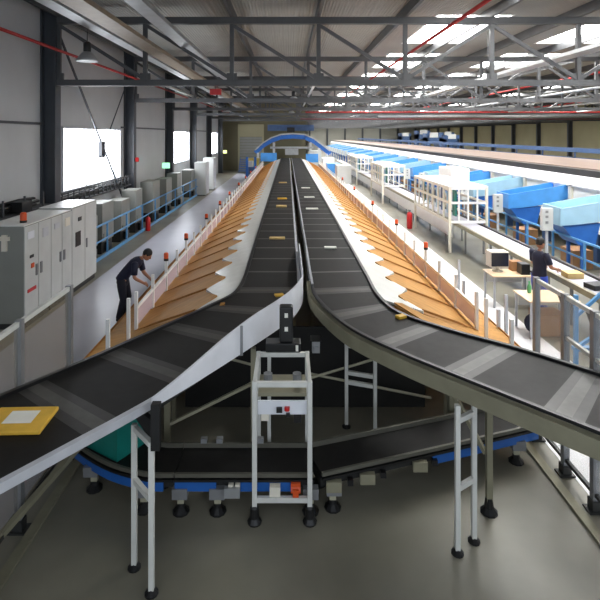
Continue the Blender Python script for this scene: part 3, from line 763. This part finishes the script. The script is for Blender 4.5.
# teal crate
t = thing('plastic_crate', 'teal plastic crate riding on the curved low conveyor at left', 'crate', (-2.02, 5.79, ZLO))
c, s = math.cos(-.55), math.sin(-.55)
def q(u, v, z): return (-2.02 + u * c - v * s, 5.79 + u * s + v * c, z)
m = MB(); a, b = .3, .2
zb, zt = ZLO + .003, ZLO + .46
m.prism([q(-a, -b, zb), q(a, -b, zb), q(a, b, zb), q(-a, b, zb)], (0, 0, .02))
for (u0, u1, v0, v1) in ((-a, a, -b, -b + .015), (-a, a, b - .015, b), (-a, -a + .015, -b + .015, b - .015), (a - .015, a, -b + .015, b - .015)):
    m.prism([q(u0, v0, zb + .02), q(u1, v0, zb + .02), q(u1, v1, zb + .02), q(u0, v1, zb + .02)], (0, 0, zt - zb - .02))
m.build('crate_body', 'teal', t)
m = MB()
for (u0, u1, v0, v1) in ((-a - .02, a + .02, -b - .02, -b), (-a - .02, a + .02, b, b + .02), (-a - .02, -a, -b, b), (a, a + .02, -b, b)):
    m.prism([q(u0, v0, zt - .05), q(u1, v0, zt - .05), q(u1, v1, zt - .05), q(u0, v1, zt - .05)], (0, 0, .05))
m.build('rim', 'teal', t)
m = MB().prism([q(-.08, -b - .024, zt - .16), q(.08, -b - .024, zt - .16), q(.08, -b - .0, zt - .16), q(-.08, -b - .0, zt - .16)], (0, 0, .06))
m.build('card_holder', 'label', t)

# ------------------------------------------------------------------ safety fences beside the camera
def fence(x, ys_, label, pm, zt=2.13, side=1):
    t = thing('safety_fence', label, 'fence', (x, (ys_[0] + ys_[-1]) / 2, 0))
    for y in ys_:
        u = MB().box(x - .035, x + .035, y - .035, y + .035, .02, zt).build('fence_post', 'post', t)
        MB().box(x - .09, x + .09, y - .07, y + .07, 0, .02).box(x - .05, x + .05, y - .05, y + .05, .02, .12).build('foot', 'plinth', u)
    for a, b in zip(ys_[:-1], ys_[1:]):
        MB().box(x - .02, x + .02, a + .036, b - .036, zt - .06, zt - .01).build('top_rail', 'alu', t)
        MB().box(x - .02, x + .02, a + .036, b - .036, .16, .2).build('bottom_rail', 'plinth', t)
        MB().box(x - .004, x + .004, a + .04, b - .04, .2, zt - .06).build('clear_panel', pm, t)
        MB().prism([(x - side * .03, a + .04, zt - .06), (x - side * .03, a + .2, zt - .06), (x - side * .03, a + .04, zt - .25)], (side * .02, 0, 0)).build('corner_gusset', 'black', t)
    return t
t = fence(-2.72, (1.5, 2.7, 3.88, 5.06, 6.22), 'clear panelled safety fence with grey posts at the left of the belts', 'plexi')
t = fence(3.27, (2.4, 3.4, 4.4, 5.33, 5.9, 6.58), 'clear panelled safety fence with grey posts at the right of the belts', 'plexiw', side=-1)
MB().box(3.25, 3.29, 4.44, 5.86, 1.6, 1.64).build('middle_rail', 'alu', t)

# ------------------------------------------------------------------ right aisle
# long grey transport conveyor
t = thing('transport_conveyor', 'long pale grey belt conveyor along the right aisle', 'conveyor', (6.3, 30, 0))
MB().box(5.98, 6.6, 8.2, 62, .84, .9).build('belt', 'beltgrey', t)
MB().box(6.6, 6.68, 8.2, 62, .8, .95).build('rear_side_frame', 'darktrack', t)
MB().box(5.9, 5.98, 8.2, 62, .8, .92).build('front_side_frame', 'khaki', t)
MB().box(5.92, 5.95, 18, 62, .3, .8).build('front_skirt', 'white', t)
for k in range(26):
    y = 8.4 + 2.1 * k
    for x in (5.97, 6.58): MB().box(x - .025, x + .025, y, y + .05, 0, .84).build('leg', 'post', t)
# white pigeonhole enclosure over the conveyor
def enclosure(y0, y1, zt, label, teal=True):
    x0, x1 = 5.5, 6.75
    t = thing('white_enclosure', label, 'enclosure', ((x0 + x1) / 2, (y0 + y1) / 2, 0), 'white framed enclosures over the grey conveyor')
    fr = MB()
    for x in (x0, x1):
        for y in (y0, y1): MB().box(x - .04, x + .04, y - .04, y + .04, 0, zt).build('corner_post', 'offwhite', t)
    for z in (1.0, 1.65, zt - .08):
        for x in (x0, x1): MB().box(x - .03, x + .03, y0 + .04, y1 - .04, z, z + .08).build('side_beam', 'offwhite', t)
        for y in (y0, y1): MB().box(x0 + .04, x1 - .04, y - .03, y + .03, z, z + .08).build('cross_beam', 'white', t)
    n_ = 7
    for k in range(1, n_):
        y = y0 + (y1 - y0) * k / n_; MB().box(x0 - .025, x0 + .025, y - .05, y + .05, 1.08, zt - .08).build('mullion', 'offwhite', t)
    for k in range(1, 4):
        x = x0 + (x1 - x0) * k / 4; MB().box(x - .025, x + .025, y0 - .02, y0 + .02, 1.08, zt - .08).build('mullion', 'white', t)
    MB().box(x0 - .04, x1 + .04, y0 - .04, y1 + .04, zt, zt + .04).build('roof_plate', 'white', t)
    cm = (('teal', 'chutepale', 'navyframe', 'chutepale', 'cab', 'chutepale', 'teal'))
    for k in range(n_):
        y = y0 + (y1 - y0) * (k + .5) / n_
        MB().box(x0 + .25, x0 + .3, y - .16, y + .16, 1.2, 1.95 if k % 2 else 2.1).build('inner_bin', cm[k], t)
    return t
enclosure(17, 21.6, 2.22, 'white framed enclosure with blue bins over the grey conveyor, nearest one')
enclosure(29, 33, 2.2, 'white framed enclosure with blue bins over the grey conveyor, middle one')
enclosure(40, 46, 2.2, 'white framed enclosure with blue bins over the grey conveyor, farthest one')
t = thing('fire_extinguisher', 'red fire extinguisher on the floor by the white enclosure', 'fire extinguisher', (5.2, 21.4, 0))
MB().lathe((5.2, 21.4, 0), [(.1, 0), (.12, .03), (.12, .62), (.05, .72)], 14).build('cylinder', 'red', t, smooth=True)
MB().box(5.17, 5.23, 21.3, 21.5, .72, .8).build('valve', 'black', t)
# blue railing by the sorter
guardrail(7.95, 10.2, 50.2, 1.6, 'light blue guard railing in front of the blue chutes', 1.1, .62, True)

# big sorter
SX = 9.6
t = thing('sorting_machine', 'huge white sorting machine along the right with pinkish top', 'sorting machine', (12, 60, 0))
MB().prism([(SX + .1, 9, .9), (SX + .1, 9, 2.3), (SX + .29, 9, 2.62), (SX + .29, 9, .9)], (0, 106, 0)).build('front_housing', 'white', t)
MB().box(SX + .3, SX + .6, 9, 115, 2.6, 2.83).build('drive_track', 'darktrack', t)
MB().box(SX + .6, 14.2, 9, 115, 2.79, 2.86).build('top_deck', 'pinktop', t)
MB().box(SX + .36, 14.2, 9, 115, .9, 2.6).build('core', 'offwhite', t)
for k in range(34): MB().box(SX + .05, SX + .3, 9.2 + 3.2 * k, 9.4 + 3.2 * k, 0, .9).build('leg', 'navyframe', t)
MB().box(SX + .02, SX + .1, 9, 115, 2.24, 2.3).build('ledge_strip', 'greyrail', t)
t = thing('guard_rail', 'dark blue railing along the far side of the white sorter', 'railing', (15.8, 60, 0))
for k in range(30): MB().box(15.77, 15.83, 10 + 3.5 * k, 10.06 + 3.5 * k, 0, 3.05).build('rail_post', 'navyframe', t)
MB().box(15.76, 15.84, 9, 113, 3.05, 3.3).build('top_rail', 'navyframe', t); MB().box(15.77, 15.83, 9, 113, 2.7, 2.78).build('middle_rail', 'navyframe', t)
def blue_chute(y, mt, label):
    t = thing('blue_chute', label, 'chute', (8.6, y, 0), 'blue hoppers on the white sorter')
    x0, x1, W_ = 7.68, SX + .08, .95
    def side(yy, nm):
        top = []; bot = []
        for j_ in range(9):
            u = j_ / 8; x = x0 + (x1 - x0) * u
            top.append((x, yy, 1.94 + .34 * u)); bot.append((x, yy, 1.46 + .08 * u + .26 * u * u))
        MB().prism(top + bot[::-1], (0, .03, 0)).build(nm, mt, t)
    side(y, 'side_wall'); side(y + W_, 'side_wall')
    m = MB()
    for j_ in range(8):
        u, v_ = j_ / 8, (j_ + 1) / 8
        z0, z1 = 1.47 + .08 * u + .26 * u * u, 1.47 + .08 * v_ + .26 * v_ * v_
        xa, xb = x0 + (x1 - x0) * u, x0 + (x1 - x0) * v_
        m.prism([(xa, y + .03, z0), (xb, y + .03, z1), (xb, y + W_, z1), (xa, y + W_, z0)], (0, 0, .03))
    m.build('slide', mt, t)
    MB().prism([(x0 + .02, y + .04, 1.46), (x0 + 1.1, y + .04, 1.52), (x0 + .95, y + .04, .9), (x0 + .5, y + .04, .9)], (0, W_ - .08, 0)).build('funnel', 'blue', t)
    for yy in (y + .1, y + W_ - .15): MB().box(x0 + .6, x0 + .68, yy, yy + .08, 0, .9).build('leg', 'blue', t)
    MB().box(x0 - .05, x0, y, y + W_ + .03, 1.44, 1.95).build('front_lip', mt, t)
    ps = MB().box(x0 - .5, x0 - .2, y + .1, y + .24, 1.3, 1.93).build('control_box', 'cab', t)
    for z in (1.5, 1.66, 1.8): MB().box(x0 - .42, x0 - .34, y + .09, y + .1, z, z + .07).build('button', 'post', ps)
    MB().box(x0 - .38, x0 - .32, y + .14, y + .2, 0, 1.3).build('box_leg', 'greyrail', t)
    MB().box(x1 - .06, x1 + .02, y - .3, y - .15, .9, 2.3).build('frame_post', 'offwhite', t)
kinds = ['chutepale', 'chuteblue']
for k in range(-1, 25):
    mt = kinds[k % 2 == 0]
    blue_chute(17.3 + 3.3 * k, mt, '%s blue hopper on the white sorter, %s from the front' % ('bright' if mt == 'chuteblue' else 'pale', nth(k + 1)))
for k in range(8):
    y = 14.0 + 3.3 * k + .9
    single('cardboard_box', MB().box(8.5, 9.1, y, y + .7, 0, .55), 'card', 'brown cardboard box under the blue hoppers, %s from the front' % nth(k), 'box', 'boxes under the blue hoppers', bevel=.01)
t = thing('white_housing', 'white box housing on legs in front of the sorter behind the enclosure', 'housing', (7.45, 22.5, 0))
MB().box(7.05, 7.85, 21.6, 23.4, 1.75, 2.55).build('box_body', 'white', t, bevel=.03)
for x in (7.12, 7.78):
    for y in (21.7, 23.3): MB().box(x - .03, x + .03, y - .03, y + .03, 0, 1.75).build('leg', 'greyrail', t)

# desks, monitor, clutter
def desk(x0, x1, y0, y1, label):
    t = thing('work_desk', label, 'desk', ((x0 + x1) / 2, (y0 + y1) / 2, 0), 'peach topped desks')
    MB().box(x0, x1, y0, y1, .72, .75).build('desktop', 'peach', t, bevel=.005)
    for x in (x0 + .05, x1 - .05):
        for y in (y0 + .05, y1 - .05): MB().box(x - .02, x + .02, y - .02, y + .02, 0, .72).build('leg', 'greyrail', t)
    MB().box(x0 + .1, x1 - .1, y1 - .06, y1 - .04, .45, .7).build('modesty_panel', 'cab', t)
desk(4.72, 5.75, 11.5, 12.15, 'peach topped desk with the monitor, the farther desk')
desk(4.72, 5.72, 9.75, 10.5, 'peach topped desk nearer to the right fence')
t = thing('computer_monitor', 'ivory computer monitor with dark screen on the farther desk', 'monitor', (5.02, 11.85, .75))
MB().box(4.78, 5.22, 11.8, 12.1, .87, 1.24).build('case', 'monitor', t, bevel=.02)
MB().box(4.8, 5.2, 11.785, 11.8, .9, 1.215).build('screen', 'screen', t)
MB().lathe((5.0, 11.93, .752), [(.12, 0), (.12, .02), (.05, .04), (.04, .118)], 14).build('stand', 'monitor', t)
single('black_case', MB().box(5.42, 5.62, 11.6, 11.85, .751, 1.0), 'black', 'black equipment case on the farther desk beside the monitor', 'case', bevel=.01)
single('cardboard_box', MB().box(5.34, 5.6, 11.92, 12.12, .751, .98), 'card', 'small brown carton behind the black case on the farther desk', 'box', bevel=.008)
t = thing('telephone', 'small white and black telephone at the right end of the farther desk', 'telephone', (5.68, 11.62, .751))
MB().box(5.64, 5.73, 11.54, 11.7, .752, .8).build('base', 'white', t); MB().box(5.65, 5.69, 11.55, 11.69, .8, .84).build('handset', 'black', t)
single('cardboard_box', MB().box(5.0, 5.55, 9.9, 10.4, .004, .42), 'card', 'large brown cardboard box on the floor under the nearer desk', 'box', bevel=.01)
single('parcel_bag', MB().ball((4.95, 10.1, .2), (.17, .16, .19), 12), 'navy', 'dark navy bag on the floor under the nearer desk', 'bag', smooth=True)
single('spray_bottle', MB().lathe((4.97, 10.3, .751), [(.035, 0), (.04, .02), (.04, .14), (.015, .18), (.02, .24)], 12), mat('green_plastic', (90, 170, 110), .35), 'green bottle on the nearer desk', 'bottle', smooth=True)
t = thing('paper_tray', 'peach side table against the grey conveyor right of the person', 'table', (6.2, 10.4, 0))
for j, (x, y, w1, l1, h1, mt, lab) in enumerate(((6.2, 10.9, .35, .3, .12, 'kraft', 'tan parcel on the grey conveyor beside the person'), (6.25, 10.1, .4, .3, .1, 'black', 'black flat parcel on the grey conveyor near the fence'), (6.3, 9.4, .3, .3, .1, 'label', 'white parcel on the grey conveyor nearest the fence'))):
    parcel(x, y, w1, l1, h1, .2 * j, mt, lab, False, z=.9)
bpy.data.objects.remove(t)
# blue steel brace frame near the right fence
t = thing('blue_stand', 'blue steel stand with diagonal brace behind the right fence', 'stand', (5.2, 8.6, 0))
for x in (4.95, 5.6): MB().box(x - .03, x + .03, 8.57, 8.63, 0, 1.25 if x < 5 else 1.5).build('upright', 'railblue', t)
MB().bar((4.97, 8.6, .9), (5.58, 8.6, 1.45), .05).build('diagonal', 'railblue', t); MB().bar((4.97, 8.6, .35), (5.58, 8.6, .75), .05).build('diagonal', 'railblue', t)
MB().box(4.9, 5.65, 8.55, 8.65, .3, .36).build('cross_bar', 'railblue', t)
# chute-side bollard posts on the pale lane
for k, (x, y) in enumerate(((3.62, 8.6), (3.62, 10.3), (4.1, 9.4), (4.1, 12.0))):
    single('bollard_post', MB().box(x - .025, x + .025, y - .025, y + .025, .004, 1.0).box(x - .06, x + .06, y - .06, y + .06, .004, .015), 'greyrail', 'slim pale post on the bright lane, %s from the front' % nth(k), 'post', 'slim posts on the bright lane')

# ------------------------------------------------------------------ far end: blue crossover bridge
t = thing('crossover_bridge', 'blue arched crossover conveyor at the far end of the belts', 'conveyor', (.3, 53.5, 0))
arc = [(-3.5, 53.6, 2.1), (-2.7, 53.6, 2.85), (-1.8, 53.6, 3.4), (-.8, 53.6, 3.75), (.5, 53.6, 3.85), (1.8, 53.6, 3.75), (2.8, 53.6, 3.3), (3.6, 53.6, 2.7), (4.5, 53.6, 2.0)]
m = MB()
for a_, b_ in zip(arc[:-1], arc[1:]): m.bar(a_, b_, .5, .45)
m.build('arched_beam', 'blue', t)
m = MB()
for a_, b_ in zip(arc[:-1], arc[1:]): m.bar((a_[0], 53.3, a_[2] + .3), (b_[0], 53.3, b_[2] + .3), .08, .14)
m.build('side_rail', 'silver', t)
for x, z in ((-3.2, 2.1), (-1.5, 3.2), (2.4, 3.2), (3.3, 2.6), (4.1, 2.0)): MB().box(x - .12, x + .12, 53.2, 53.4, 0, z).build('leg', 'cab', t)
MB().box(-1.9, 2.7, 53.2, 53.8, 2.55, 2.75).build('cross_deck', 'silver', t)
MB().box(-2.9, -1.2, 53, 53.15, 1.2, 2.1).build('side_cover', 'chuteblue', t); MB().box(1.9, 3.2, 53, 53.15, 1.1, 2.0).build('side_cover', 'chuteblue', t)
MB().box(-.3, 1.1, 52.9, 53.4, 1.9, 2.5).build('machine_head', 'silver', t)
MB().box(-.1, .7, 53.2, 53.9, 4.3, 4.8).build('motor', 'black', t)
MB().box(-2.2, 2.8, 53.9, 54.2, 4.45, 5.1).build('top_panel', 'navyframe', t)
t = thing('pallet_truck', 'dark lift truck with blue mast parked at the far left', 'vehicle', (-3.2, 44, 0))
MB().box(-3.7, -2.7, 43.6, 45.4, .3, 1.2).build('body', 'navyframe', t, bevel=.05); MB().box(-3.65, -3.45, 43.3, 43.45, 0, 2.1).box(-2.95, -2.75, 43.3, 43.45, 0, 2.1).build('mast', 'blue', t)
for x in (-3.6, -2.9):
    for y in (43.9, 45.1): MB().tube([(x - .08, y, .3), (x + .15, y, .3)], .3, 14).build('wheel', 'black', t)
MB().box(-3.5, -3.1, 43.9, 44.5, 1.2, 1.7).build('seat', 'cab', t)
t = thing('blue_steps', 'blue steel steps against the far left back wall', 'steps', (-4.6, 53, 0))
for k in range(6): MB().box(-5.2, -4.2, 53 + .3 * k, 53.3 + .3 * k, .22 * k + .16, .22 * k + .22).build('tread', 'blue', t)
for x in (-5.23, -4.2): MB().prism([(x, 53, .0), (x, 54.8, 1.3), (x, 54.8, 1.55), (x, 53, .25)], (.03, 0, 0)).build('stringer', 'blue', t)
single('yellow_bin', MB().box(-4.3, -3.0, 51.5, 52.6, 0, 1.6), mat('dull_yellow_paint', (140, 126, 60), .5), 'dull yellow machine box near the back wall', 'machine', bevel=.03)
# machinery in the far right background
for k, (x, y, h_) in enumerate(((17.5, 60, 4.2), (19, 70, 4.6), (21, 64, 4.0), (24, 75, 4.4), (20, 85, 4.3), (26, 90, 4.0))):
    t = thing('far_machine', 'dark blue machine tower beyond the sorter, %s from the front' % nth(k), 'machine', (x, y, 0), 'machine towers beyond the sorter')
    for dx in (-.8, .8): MB().box(x + dx - .15, x + dx + .15, y, y + 1.5, 0, h_).build('tower_post', 'navyframe', t)
    MB().box(x - .95, x + .95, y, y + 1.5, h_ - 1.2, h_ - .5).build('tower_deck', 'navyframe', t); MB().box(x - .5, x + .5, y - .05, y, h_ - .5, h_ + .1).build('control_box', 'cab', t)
for k, (x, y, h_, mt) in enumerate(((3.2, 57, 2.2, 'cab'), (4.2, 52, 1.6, 'white'), (4.3, 47, 1.3, 'chuteblue'), (4.6, 41, 1.5, 'cab'))):
    single('machine_box', MB().box(x - .6, x + .6, y, y + 1.6, .0, h_), mt, 'boxy machine at the far end right of the belts, %s one' % nth(k), 'machine', 'boxy machines at far right of belts', bevel=.03)

# ------------------------------------------------------------------ people
def skin_mesh(nodes, edges, roots, sub=2):
    me = bpy.data.meshes.new('tmp'); names = list(nodes)
    me.from_pydata([nodes[n_][0] for n_ in names], [(names.index(a), names.index(b)) for a, b in edges], [])
    ob = bpy.data.objects.new('tmp', me); sc.collection.objects.link(ob)
    sk = ob.modifiers.new('s', 'SKIN'); sk.use_smooth_shade = True
    for i, n_ in enumerate(names):
        r_ = nodes[n_][1]; r_ = r_ if isinstance(r_, tuple) else (r_, r_)
        me.skin_vertices[0].data[i].radius = r_; me.skin_vertices[0].data[i].use_root = n_ in roots
    ss = ob.modifiers.new('u', 'SUBSURF'); ss.levels = sub; ss.render_levels = sub
    dg = bpy.context.evaluated_depsgraph_get(); dg.update()
    em = bpy.data.meshes.new_from_object(ob.evaluated_get(dg))
    mb = MB(); mb.add([v.co.copy() for v in em.vertices], [tuple(p.vertices) for p in em.polygons])
    bpy.data.objects.remove(ob); return mb
def person(label, loc, rz, J, top, bottom, sleeve):
    t = thing('person', label, 'person', loc); R3 = Matrix.Rotation(rz, 3, 'Z')
    def W(mb):
        mb.v = [tuple(R3 @ V(v) + V(loc)) for v in mb.v]; return mb
    N = {}
    rad = dict(pelvis=.10, waist=.085, chest=.10, neckb=.045, neck=.05, headb=.06)
    for k in ('pelvis', 'waist', 'chest', 'neckb', 'neck'): N[k] = (J[k], rad[k])
    E = [('pelvis', 'waist'), ('waist', 'chest'), ('chest', 'neckb'), ('neckb', 'neck')]
    for s_ in 'LR':
        for k, r_ in (('sho', .05), ('elb', .045), ('wri', .03), ('hip', .095), ('kne', .06), ('ank', .042), ('toe', .038)): N[k + s_] = (J[k + s_], r_)
        E += [('chest', 'sho' + s_), ('sho' + s_, 'elb' + s_), ('elb' + s_, 'wri' + s_), ('pelvis', 'hip' + s_), ('hip' + s_, 'kne' + s_), ('kne' + s_, 'ank' + s_), ('ank' + s_, 'toe' + s_)]
        w_, e_ = V(J['wri' + s_]), V(J['elb' + s_]); d = (w_ - e_).normalized()
        N['palm' + s_] = (tuple(w_ + d * .08), (.034, .02)); E.append(('wri' + s_, 'palm' + s_))
    body = skin_mesh(N, E, ('pelvis',))
    # fingers: own chains rooted in the palm
    for s_ in 'LR':
        w_, e_ = V(J['wri' + s_]), V(J['elb' + s_]); d = (w_ - e_).normalized()
        sd = d.cross(V((1, 0, 0)) if abs(d.x) < .8 else V((0, 1, 0))).normalized(); cu = sd.cross(d).normalized()
        if cu.z > 0: cu = -cu
        pm = w_ + d * .075
        for j_, ln in enumerate((.07, .08, .075, .058)):
            o_ = pm + sd * (-.027 + .018 * j_)
            body.tube([o_, o_ + d * ln * .5, o_ + d * ln * .85 + cu * ln * .2, o_ + d * ln * 1.0 + cu * ln * .5], [.0095, .009, .0085, .007], 7)
        o_ = w_ + d * .03 - sd * .02
        body.tube([o_, o_ - sd * .03 + d * .03, o_ - sd * .038 + d * .06 + cu * .015], [.012, .011, .008], 7)
    # head
    tilt = J.get('tilt', 0); HR = Matrix.Rotation(tilt, 3, 'Y'); hc = V(J['head'])
    body.ball(hc, (.098, .078, .118), 16, 0, HR)
    body.ball(hc + HR @ V((.03, 0, -.06)), (.065, .058, .062), 12, 0, HR)
    body.ball(hc + HR @ V((.1, 0, -.02)), (.02, .014, .026), 8, 0, HR)
    for sy in (-1, 1):
        body.ball(hc + HR @ V((-.005, sy * .078, -.015)), (.02, .01, .032), 8, 0, HR)
        body.ball(hc + HR @ V((.086, sy * .03, .008)), (.012, .012, .009), 8, 1, HR)
    body.ball(hc + HR @ V((.09, 0, -.068)), (.008, .024, .008), 8, 2, HR)
    b_ = W(body).build('body', ['skin', 'eye', 'lip'], t, smooth=True)
    # hair cap
    hm = MB(); vs = []
    hm.ball(hc + HR @ V((-.014, 0, .028)), (.102, .086, .108), 18, 0, HR)
    W(hm).build('hair', 'hair', t, smooth=True)
    # clothes: lofted over the body
    def loft(rows, n_=16):
        m_ = MB(); vs = []; fs = []
        for i_, (c_, rw, rd) in enumerate(rows):
            c_ = V(c_); tg = (V(rows[min(i_ + 1, len(rows) - 1)][0]) - V(rows[max(i_ - 1, 0)][0])).normalized()
            la = V((0, 1, 0)); de = la.cross(tg).normalized()
            for k_ in range(n_):
                a_ = 2 * math.pi * k_ / n_; vs.append(c_ + la * math.cos(a_) * rw + de * math.sin(a_) * rd)
        for i_ in range(len(rows) - 1):
            for k_ in range(n_): fs.append((i_ * n_ + k_, i_ * n_ + (k_ + 1) % n_, (i_ + 1) * n_ + (k_ + 1) % n_, (i_ + 1) * n_ + k_))
        fs += [tuple(range(n_))[::-1], tuple((len(rows) - 1) * n_ + k_ for k_ in range(n_))]
        return m_.add(vs, fs)
    P_, W0, C_, N_ = V(J['pelvis']), V(J['waist']), V(J['chest']), V(J['neckb'])
    sh = loft([(P_ - (W0 - P_) * .35, .168, .125), (P_, .168, .125), (W0, .155, .115), (W0.lerp(C_, .5), .168, .122), (C_, .185, .128), (C_.lerp(N_, .5), .185, .115), (C_.lerp(N_, .78), .14, .09), (N_ + (N_ - C_) * .06, .062, .06)])
    for s_ in 'LR':
        a_, b2 = V(J['sho' + s_]), V(J['elb' + s_]); inn = a_.lerp(C_, .35)
        sh.tube([inn, a_, a_.lerp(b2, .4), a_.lerp(b2, sleeve)], [.075, .078, .068, .064], 12)
    W(sh).build('shirt', top, t, smooth=True)
    tr_ = loft([(P_ + (W0 - P_) * .3, .155, .112), (P_, .165, .122), (P_ - V((0, 0, .1)), .165, .125), (P_ - V((0, 0, .17)), .12, .1)])
    for s_ in 'LR':
        hp, kn, an = V(J['hip' + s_]), V(J['kne' + s_]), V(J['ank' + s_])
        tr_.tube([hp + V((0, 0, .05)), hp.lerp(kn, .3), kn, kn.lerp(an, .4), an + V((0, 0, .02))], [.095, .095, .072, .07, .062], 14)
    W(tr_).build('trousers', bottom, t, smooth=True)
    for s_ in 'LR':
        a_, o_ = V(J['ank' + s_]), V(J['toe' + s_]); m = MB(); mid = (a_ + o_) / 2
        ang = math.atan2(o_.y - a_.y, o_.x - a_.x); RR = Matrix.Rotation(ang, 3, 'Z')
        m.ball((mid.x, mid.y, .048), (.145, .05, .047), 12, 0, RR); m.ball((a_.x, a_.y, .075), (.06, .05, .06), 10)
        W(m).build('shoe', 'shoe', t, smooth=True)
    return t
JS = dict(pelvis=(0, 0, .95), waist=(.01, 0, 1.1), chest=(.0, 0, 1.3), neckb=(0, 0, 1.45), neck=(.015, 0, 1.52), head=(.03, 0, 1.625), tilt=.15,
          shoL=(0, .19, 1.40), elbL=(.06, .25, 1.13), wriL=(.28, .2, 1.06), shoR=(0, -.19, 1.40), elbR=(.08, -.24, 1.14), wriR=(.3, -.17, 1.07),
          hipL=(0, .1, .88), kneL=(.02, .11, .49), ankL=(0, .12, .08), toeL=(.15, .14, .045), hipR=(0, -.1, .88), kneR=(.02, -.11, .49), ankR=(0, -.12, .08), toeR=(.15, -.14, .045))
person('person in navy T-shirt and blue trousers standing at the desks', (5.52, 10.98, 0), math.radians(18), JS, 'navy', 'jeans', .75)
JB = dict(pelvis=(-.02, 0, .92), waist=(.08, 0, 1.06), chest=(.24, 0, 1.22), neckb=(.37, 0, 1.33), neck=(.42, 0, 1.37), head=(.51, 0, 1.42), tilt=.7,
          shoL=(.30, .19, 1.25), elbL=(.36, .23, .98), wriL=(.52, .16, .86), shoR=(.30, -.19, 1.25), elbR=(.30, -.24, .98), wriR=(.46, -.16, .86),
          hipL=(-.02, .1, .86), kneL=(.06, .12, .48), ankL=(-.02, .13, .08), toeL=(.13, .15, .045), hipR=(-.02, -.1, .86), kneR=(.03, -.12, .48), ankR=(-.06, -.13, .08), toeR=(.09, -.15, .045))
person('person in dark clothes bending forward over the left chutes', (-3.55, 10.8, 0), 0, JB, 'navy', 'darkcloth', .8)

# ------------------------------------------------------------------ light
wd = bpy.data.worlds.new('world'); sc.world = wd; wd.use_nodes = True
bg = wd.node_tree.nodes['Background']; bg.inputs['Color'].default_value = (.82, .9, 1, 1); bg.inputs['Strength'].default_value = .75
sc.view_settings.view_transform = 'Standard'; sc.view_settings.look = 'None'; sc.view_settings.gamma = 1; sc.view_settings.use_curve_mapping = False
sc.view_settings.exposure = 0.75
